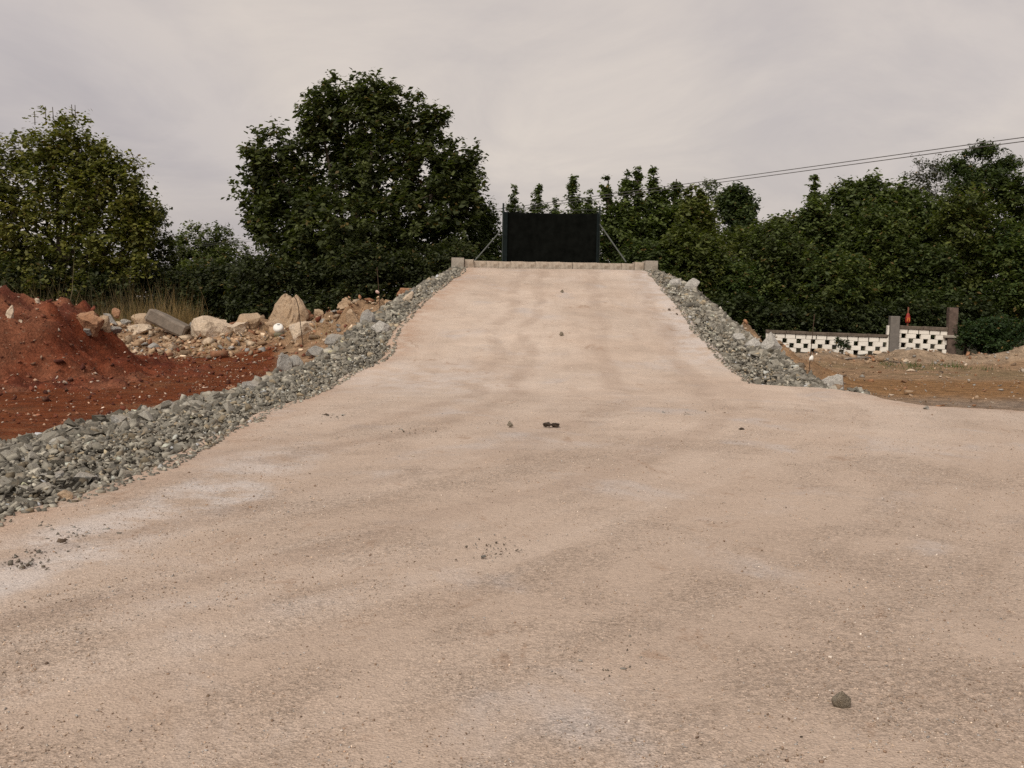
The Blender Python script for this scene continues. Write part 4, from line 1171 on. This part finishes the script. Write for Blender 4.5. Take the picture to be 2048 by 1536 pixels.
# shrubs below the left trees
SH = 'dark shrubs below the left trees'
for k, (px, py, w, h, Y, lab) in enumerate([(330, 590, 70, 55, 44.5, 'dark shrub behind the dry weeds'), (430, 585, 70, 60, 45, 'dark shrub behind the pale wide boulder'), (530, 575, 75, 70, 44, 'dark shrub behind the cone boulder'), (630, 580, 80, 75, 43.6, 'dark shrub left of the flagged rod'),
                                            (730, 560, 70, 75, 43.2, 'olive shrub behind the flagged rod'), (830, 560, 70, 70, 43.6, 'dark shrub behind the upper left bank'), (905, 540, 55, 60, 43.4, 'dark shrub at the left end of the kerb'), (200, 585, 80, 45, 43.6, 'dark shrub below the yellow green tree'), (60, 570, 90, 50, 43.2, 'dark shrub behind the red heap')]):
    tree('shrub', lab, 'shrub', [(px, py, w, h), (px - w * 0.4, py - h * 0.4, w * 0.6, h * 0.5), (px + w * 0.4, py - h * 0.3, w * 0.6, h * 0.5), (px, py + h * 0.6, w, h * 0.5)], Y, px, 230, 6, 9, 0.15, 360 + k, r0=0.06, group=SH, spread=0.36, inner=0.35,
         c_dark=(0.034, 0.042, 0.018), c_lite=(0.075, 0.085, 0.034))
for k, (px, py, w, h, lab) in enumerate([(1560, 632, 50, 34, 'low undergrowth above the left end of the block wall'), (1640, 636, 52, 34, 'low undergrowth behind the rod with the white tube'), (1725, 636, 55, 36, 'low undergrowth left of the grey pillar'),
                                      (1830, 628, 55, 36, 'low undergrowth behind the red marker'), (1930, 625, 55, 40, 'low undergrowth right behind the brown pillar'), (1470, 620, 60, 40, 'low undergrowth behind the right bank')]):
    tree('undergrowth_shrub', lab, 'shrub', [(px, py, w, h), (px - w * 0.5, py + 12, w * 0.7, h * 0.8), (px + w * 0.5, py + 10, w * 0.7, h * 0.8), (px, py + h * 0.9, w, h * 0.6)], 45.2, px, 150, 6, 9, 0.16, 410 + k, r0=0.04,
         group='undergrowth behind the block wall', spread=0.34, inner=0.35, c_dark=(0.034, 0.044, 0.018), c_lite=(0.070, 0.086, 0.032))
tree('bramble_bush', 'low bright green bramble right of the brown pillar', 'shrub', [(1960, 665, 46, 26), (2010, 660, 50, 28), (2060, 668, 50, 30), (1935, 685, 24, 16), (1990, 690, 60, 18)], 41.5, 1990, 230, 6, 11, 0.11, 390, r0=0.03, spread=0.30, c_dark=(0.026, 0.046, 0.016), c_lite=(0.056, 0.088, 0.029))
tree('small_shrub', 'small green shrub growing against the white block wall', 'shrub', [(1682, 688, 10, 8), (1692, 690, 9, 8), (1676, 684, 5, 6)], 41.9, 1685, 26, 5, 7, 0.07, 391, r0=0.015, spread=0.10, sprig_len=0.12, c_dark=(0.03, 0.045, 0.02), c_lite=(0.06, 0.085, 0.035))
# woodland mass far behind
rng = np.random.default_rng(500)
L = []
for px in range(-420, 2500, 95):
    top = 470 + 25 * math.sin(px * 0.013) + rng.uniform(-18, 18)
    if 250 < px < 540: top = 545
    L += px_lobes([(px, top + 60, 85, 62), (px + 40, top + 130, 95, 75)], 66, 0.5)
V, C, _ = crown(rng, L, 2200, 5, 8, 0.30, spread=0.75, inner=0.3, c_dark=(0.024, 0.034, 0.013), c_lite=(0.056, 0.070, 0.024), sprig_len=0.7)
o = link('woodland', leaf_mesh('woodland', V, C), M_LEAF, kind='stuff')
o['label'] = 'far-off wood behind the nearer trees'

# bare twigs on the left tree and its dead branch
lo = Vector(lt.location)
for pts in ([(92, 250), (91, 213)], [(107, 240), (105, 214)], [(145, 235), (143, 209)], [(151, 240), (150, 210)], [(70, 250), (69, 222)],
            [(255, 330), (268, 318), (275, 312), (272, 322), (284, 340), (290, 350), (281, 353)], [(268, 318), (262, 304)]):
    w = [at(px, py, 44) - lo for px, py in pts]
    link('bare_twig', tube_mesh('bare_twig', w, [0.020 - 0.010 * i / len(w) for i in range(len(w))], 4), M_BARK, lt)
# ------------------------------------------------------------------ grass and weeds
def blades(rng, pos, hgt, wid, lean, cols):
    n = len(pos)
    a = rng.uniform(0, 2 * np.pi, n)
    side = np.stack([np.cos(a), np.sin(a), np.zeros(n)], 1) * wid[:, None] * 0.5
    dl_ = rng.normal(size=(n, 3)) * lean; dl_[:, 2] = 1
    dl_ = unit(dl_)
    mid = pos + dl_ * (hgt * 0.55)[:, None]
    bend = rng.normal(size=(n, 3)) * 0.35; bend[:, 2] = 0.6
    tip = mid + unit(dl_ + bend) * (hgt * 0.45)[:, None]
    V = np.stack([pos - side, pos + side, mid + side * 0.7, mid - side * 0.7, tip + side * 0.15, tip - side * 0.15], 1).reshape(-1, 3)
    b = (np.arange(n) * 6)[:, None]
    Fq = np.concatenate([b + np.array([0, 1, 2, 3]), b + np.array([3, 2, 4, 5])], 1).reshape(-1, 4)
    return V, Fq, np.repeat(cols, 6, 0)
def weeds(name, label, spots, n_each, hgt, spread, col, seed, kind='stuff', cat=None, wid=0.016, lean=0.25):
    rng = np.random.default_rng(seed)
    P = []
    for (px, Y, wpx) in spots:
        x0 = at(px, 620, Y).x
        x = x0 + rng.normal(0, wpx * Y / F * 0.5, n_each); y = Y + rng.normal(0, spread, n_each)
        P.append(np.stack([x, y, np.maximum(ground_z(x, y), heap_z(x, y)) - 0.03], 1))
    P = np.concatenate(P)
    c = np.array(col)[None] * np.exp(rng.normal(0, 0.3, len(P)))[:, None]
    V, Fq, C = blades(rng, P, hgt * np.exp(rng.normal(0, 0.3, len(P))), np.full(len(P), wid), lean, c)
    me = np_mesh(name, V, Fq, 4); set_col(me, C)
    return link(name, me, M_LEAF, kind=kind, label=label, cat=cat)
weeds('dry_grass', 'dry straw coloured grass behind the rubble on the left', [(70, 39, 90), (150, 39.5, 90), (240, 39.5, 70), (300, 39, 60), (345, 38.6, 40), (380, 39, 30)], 420, 1.15, 0.7, (0.27, 0.185, 0.090), 601)
weeds('dead_weeds', 'brown dead weeds standing behind the red heap', [(40, 41, 80), (110, 41, 90), (190, 41, 90), (260, 41, 50), (320, 41, 50)], 340, 1.6, 0.8, (0.12, 0.095, 0.05), 602, wid=0.022)
weeds('sparse_grass', 'thin green grass tufts on the earth before the block wall', [(1835, 34, 18), (1890, 34.5, 30), (1920, 33.5, 24), (1780, 34, 26), (1960, 33, 60), (1640, 31, 12), (1850, 32.5, 60)], 70, 0.15, 0.25, (0.10, 0.12, 0.045), 603, wid=0.02, lean=0.5)
weeds('straw', 'straw lying among the boulders', [(560, 33.5, 50), (430, 33.5, 50), (640, 32.5, 40)], 60, 0.4, 0.6, (0.42, 0.31, 0.17), 604, lean=1.6)

# ------------------------------------------------------------------ loose pebbles and clods
def scatter(name, label, pts, size, cols, mat, seed, lib=PEBB, tilt=0.6):
    rng = np.random.default_rng(seed)
    o = joined_stones(name, pts, size, rots(rng, len(pts), tilt), cols, lib, mat, rng)
    o['label'] = label
    return o
def tone(rng, n, opts, probs, var=0.22):
    k = rng.choice(len(opts), n, p=probs)
    return np.array(opts)[k] * np.exp(rng.normal(0, var, n))[:, None]
rng = np.random.default_rng(700)
# on the road, near the camera
n = 52000
y = 2.6 + 13.5 * rng.random(n) ** 1.9
x = (rng.random(n) * 2 - 1) * (0.56 * y + 0.3)
ok = (x > Ledge(y)) & (x < Redge(y))
cl = fbm(x * 0.9, y * 0.7, 81, 4)
ok &= rng.random(n) < 0.30 + 0.9 * sstep(-0.1, 0.5, cl)
x, y = x[ok], y[ok]; n = len(x)
size = 0.0040 * np.exp(rng.normal(0, 0.33, n)) * (1 + 0.04 * y)
z = road_z(y) + 0.022 * fbm(x * 0.5, y * 0.35, 51, 3) + 0.012 * fbm(x * 2.2, y * 1.3, 52, 3) + 0.006 * fbm(x * 7, y * 7, 53, 2) + size * 0.2
scatter('loose_gravel', 'fine loose gravel on the road', np.stack([x, y, z], 1), size,
        tone(rng, n, [(0.52, 0.40, 0.30), (0.58, 0.50, 0.42), (0.40, 0.37, 0.34), (0.33, 0.22, 0.15), (0.24, 0.16, 0.11)], [0.40, 0.2, 0.17, 0.15, 0.08]), M_PEB, 701)
# dark chips along the left lane edge and other spots
P, S = [], []
for (px, py, spx, spy, m, s0) in [(145, 1062, 40, 12, 90, 0.012), (35, 1128, 40, 6, 40, 0.010), (80, 1105, 30, 8, 30, 0.010), (270, 1020, 30, 6, 22, 0.013), (670, 832, 25, 3, 34, 0.022), (1380, 827, 30, 4, 16, 0.016), (600, 830, 40, 3, 14, 0.014), (980, 1098, 34, 14, 60, 0.007), (820, 860, 30, 4, 14, 0.014),
                                  (1365, 615, 14, 8, 50, 0.03), (1760, 795, 60, 6, 20, 0.03), (1690, 1430, 60, 14, 40, 0.0055), (1100, 1490, 40, 20, 60, 0.006), (1260, 1330, 70, 30, 90, 0.0055)]:
    for k in range(m):
        p = hit(px + rng.normal() * spx, py + rng.normal() * spy)
        P.append(p); S.append(s0 * math.exp(rng.normal(0, 0.45)))
P = np.array([tuple(p) for p in P]); S = np.array(S)
scatter('stone_litter', 'dark stone chips strewn along the road edges', P, S, tone(rng, len(P), [(0.17, 0.145, 0.115), (0.26, 0.24, 0.21), (0.12, 0.085, 0.06)], [0.5, 0.3, 0.2]), M_PEB, 702)
# red soil clods and pale pebbles on the heap and yard
n = 17000
x = rng.uniform(-24, -4.5, n); y = rng.uniform(14.5, 34.5, n)
hzv, gzv = heap_z(x, y), ground_z(x, y)
l = Ledge(y) - np.interp(y, LWY, LWW)
ok = (x < l + 0.2) & (np.abs(x) < 0.53 * y + 0.5)
on = hzv > gzv
ok &= rng.random(n) < np.where(on, 1.0, 0.45)
x, y, z = x[ok], y[ok], np.maximum(hzv, gzv)[ok]; n = len(x); on = on[ok]
size = 0.025 * np.exp(rng.normal(0, 0.62, n)); size = np.clip(size, 0.010, 0.19)
col = tone(rng, n, [(0.15, 0.046, 0.024), (0.22, 0.09, 0.05), (0.40, 0.25, 0.17), (0.54, 0.42, 0.33), (0.09, 0.028, 0.018)], [0.30, 0.2, 0.18, 0.12, 0.20], 0.25)
col = np.where((size > 0.07)[:, None], tone(rng, n, [(0.15, 0.045, 0.024), (0.11, 0.032, 0.02)], [0.6, 0.4]), col)
scatter('soil_clods', 'clods and pale pebbles strewn over the red earth', np.stack([x, y, z + size * 0.25], 1), size, col, M_PEB, 703)
# rubble among the boulders on the left
n = 4200
x = rng.uniform(-17.5, -3.0, n); y = rng.normal(34.6, 1.5, n)
l = Ledge(y) - np.interp(y, LWY, LWW)
ok = (x < l + 0.1) & (y > 29.5) & (y < 38.5)
x, y = x[ok], y[ok]; n = len(x)
size = np.clip(0.050 * np.exp(rng.normal(0, 0.68, n)), 0.018, 0.34)
scatter('rubble', 'broken tan rubble between the boulders on the left', np.stack([x, y, np.maximum(ground_z(x, y), heap_z(x, y)) + size * 0.3], 1), size,
        tone(rng, n, [(0.42, 0.28, 0.17), (0.52, 0.40, 0.28), (0.33, 0.31, 0.28), (0.27, 0.13, 0.07), (0.24, 0.17, 0.11)], [0.36, 0.2, 0.14, 0.15, 0.15]), M_PEB, 704, SA, 0.5)
# right yard
n = 7500
x = rng.uniform(4.5, 22, n); y = rng.uniform(13.5, 39, n)
r_ = Redge(y) + np.where(y > 18.4, np.interp(y, RWY, RWW), 0.3)
ok = (x > r_) & (x < 0.53 * y + 0.5) & (rng.random(n) < 0.35 + 0.65 * sstep(34, 36, y) + 0.65 * sstep(8.5, 7, x))
x, y = x[ok], y[ok]; n = len(x)
size = np.clip(0.026 * np.exp(rng.normal(0, 0.6, n)) * (1 + 0.5 * sstep(33, 36, y)) * (1 + 1.6 * sstep(8.2, 6.5, x) * sstep(20, 22, y)), 0.01, 0.24)
scatter('yard_rubble', 'small rubble strewn over the earth on the right', np.stack([x, y, ground_z(x, y) + size * 0.3], 1), size,
        tone(rng, n, [(0.36, 0.25, 0.16), (0.48, 0.39, 0.30), (0.30, 0.28, 0.25), (0.27, 0.14, 0.075), (0.19, 0.13, 0.085)], [0.36, 0.17, 0.15, 0.16, 0.16]), M_PEB, 705, SA, 0.5)

# ------------------------------------------------------------------ power line
M_WIRE = mat_plain('grey cable', (0.10, 0.095, 0.09), 0.7, 0.1, 6)
def cable(a, b, Ya, Yb, rad, label):
    pa, pb = at(*a, Ya), at(*b, Yb)
    d = pb - pa
    pts = []
    for k in range(41):
        t = -0.25 + 1.5 * k / 40
        p = pa + d * t
        p.z -= 0.25 * (1 - (2 * min(max(t, 0), 1) - 1) ** 2)
        pts.append(p)
    o = link('power_cable', tube_mesh('power_cable', pts, [rad] * len(pts), 5), M_WIRE, label=label, cat='power cable', group='overhead power cables')
cable((345, 494), (2048, 274), 108, 27, 0.013, 'upper overhead cable crossing the sky at the right')
cable((345, 497), (2048, 282), 108.5, 27.2, 0.013, 'lower overhead cable crossing the sky at the right')
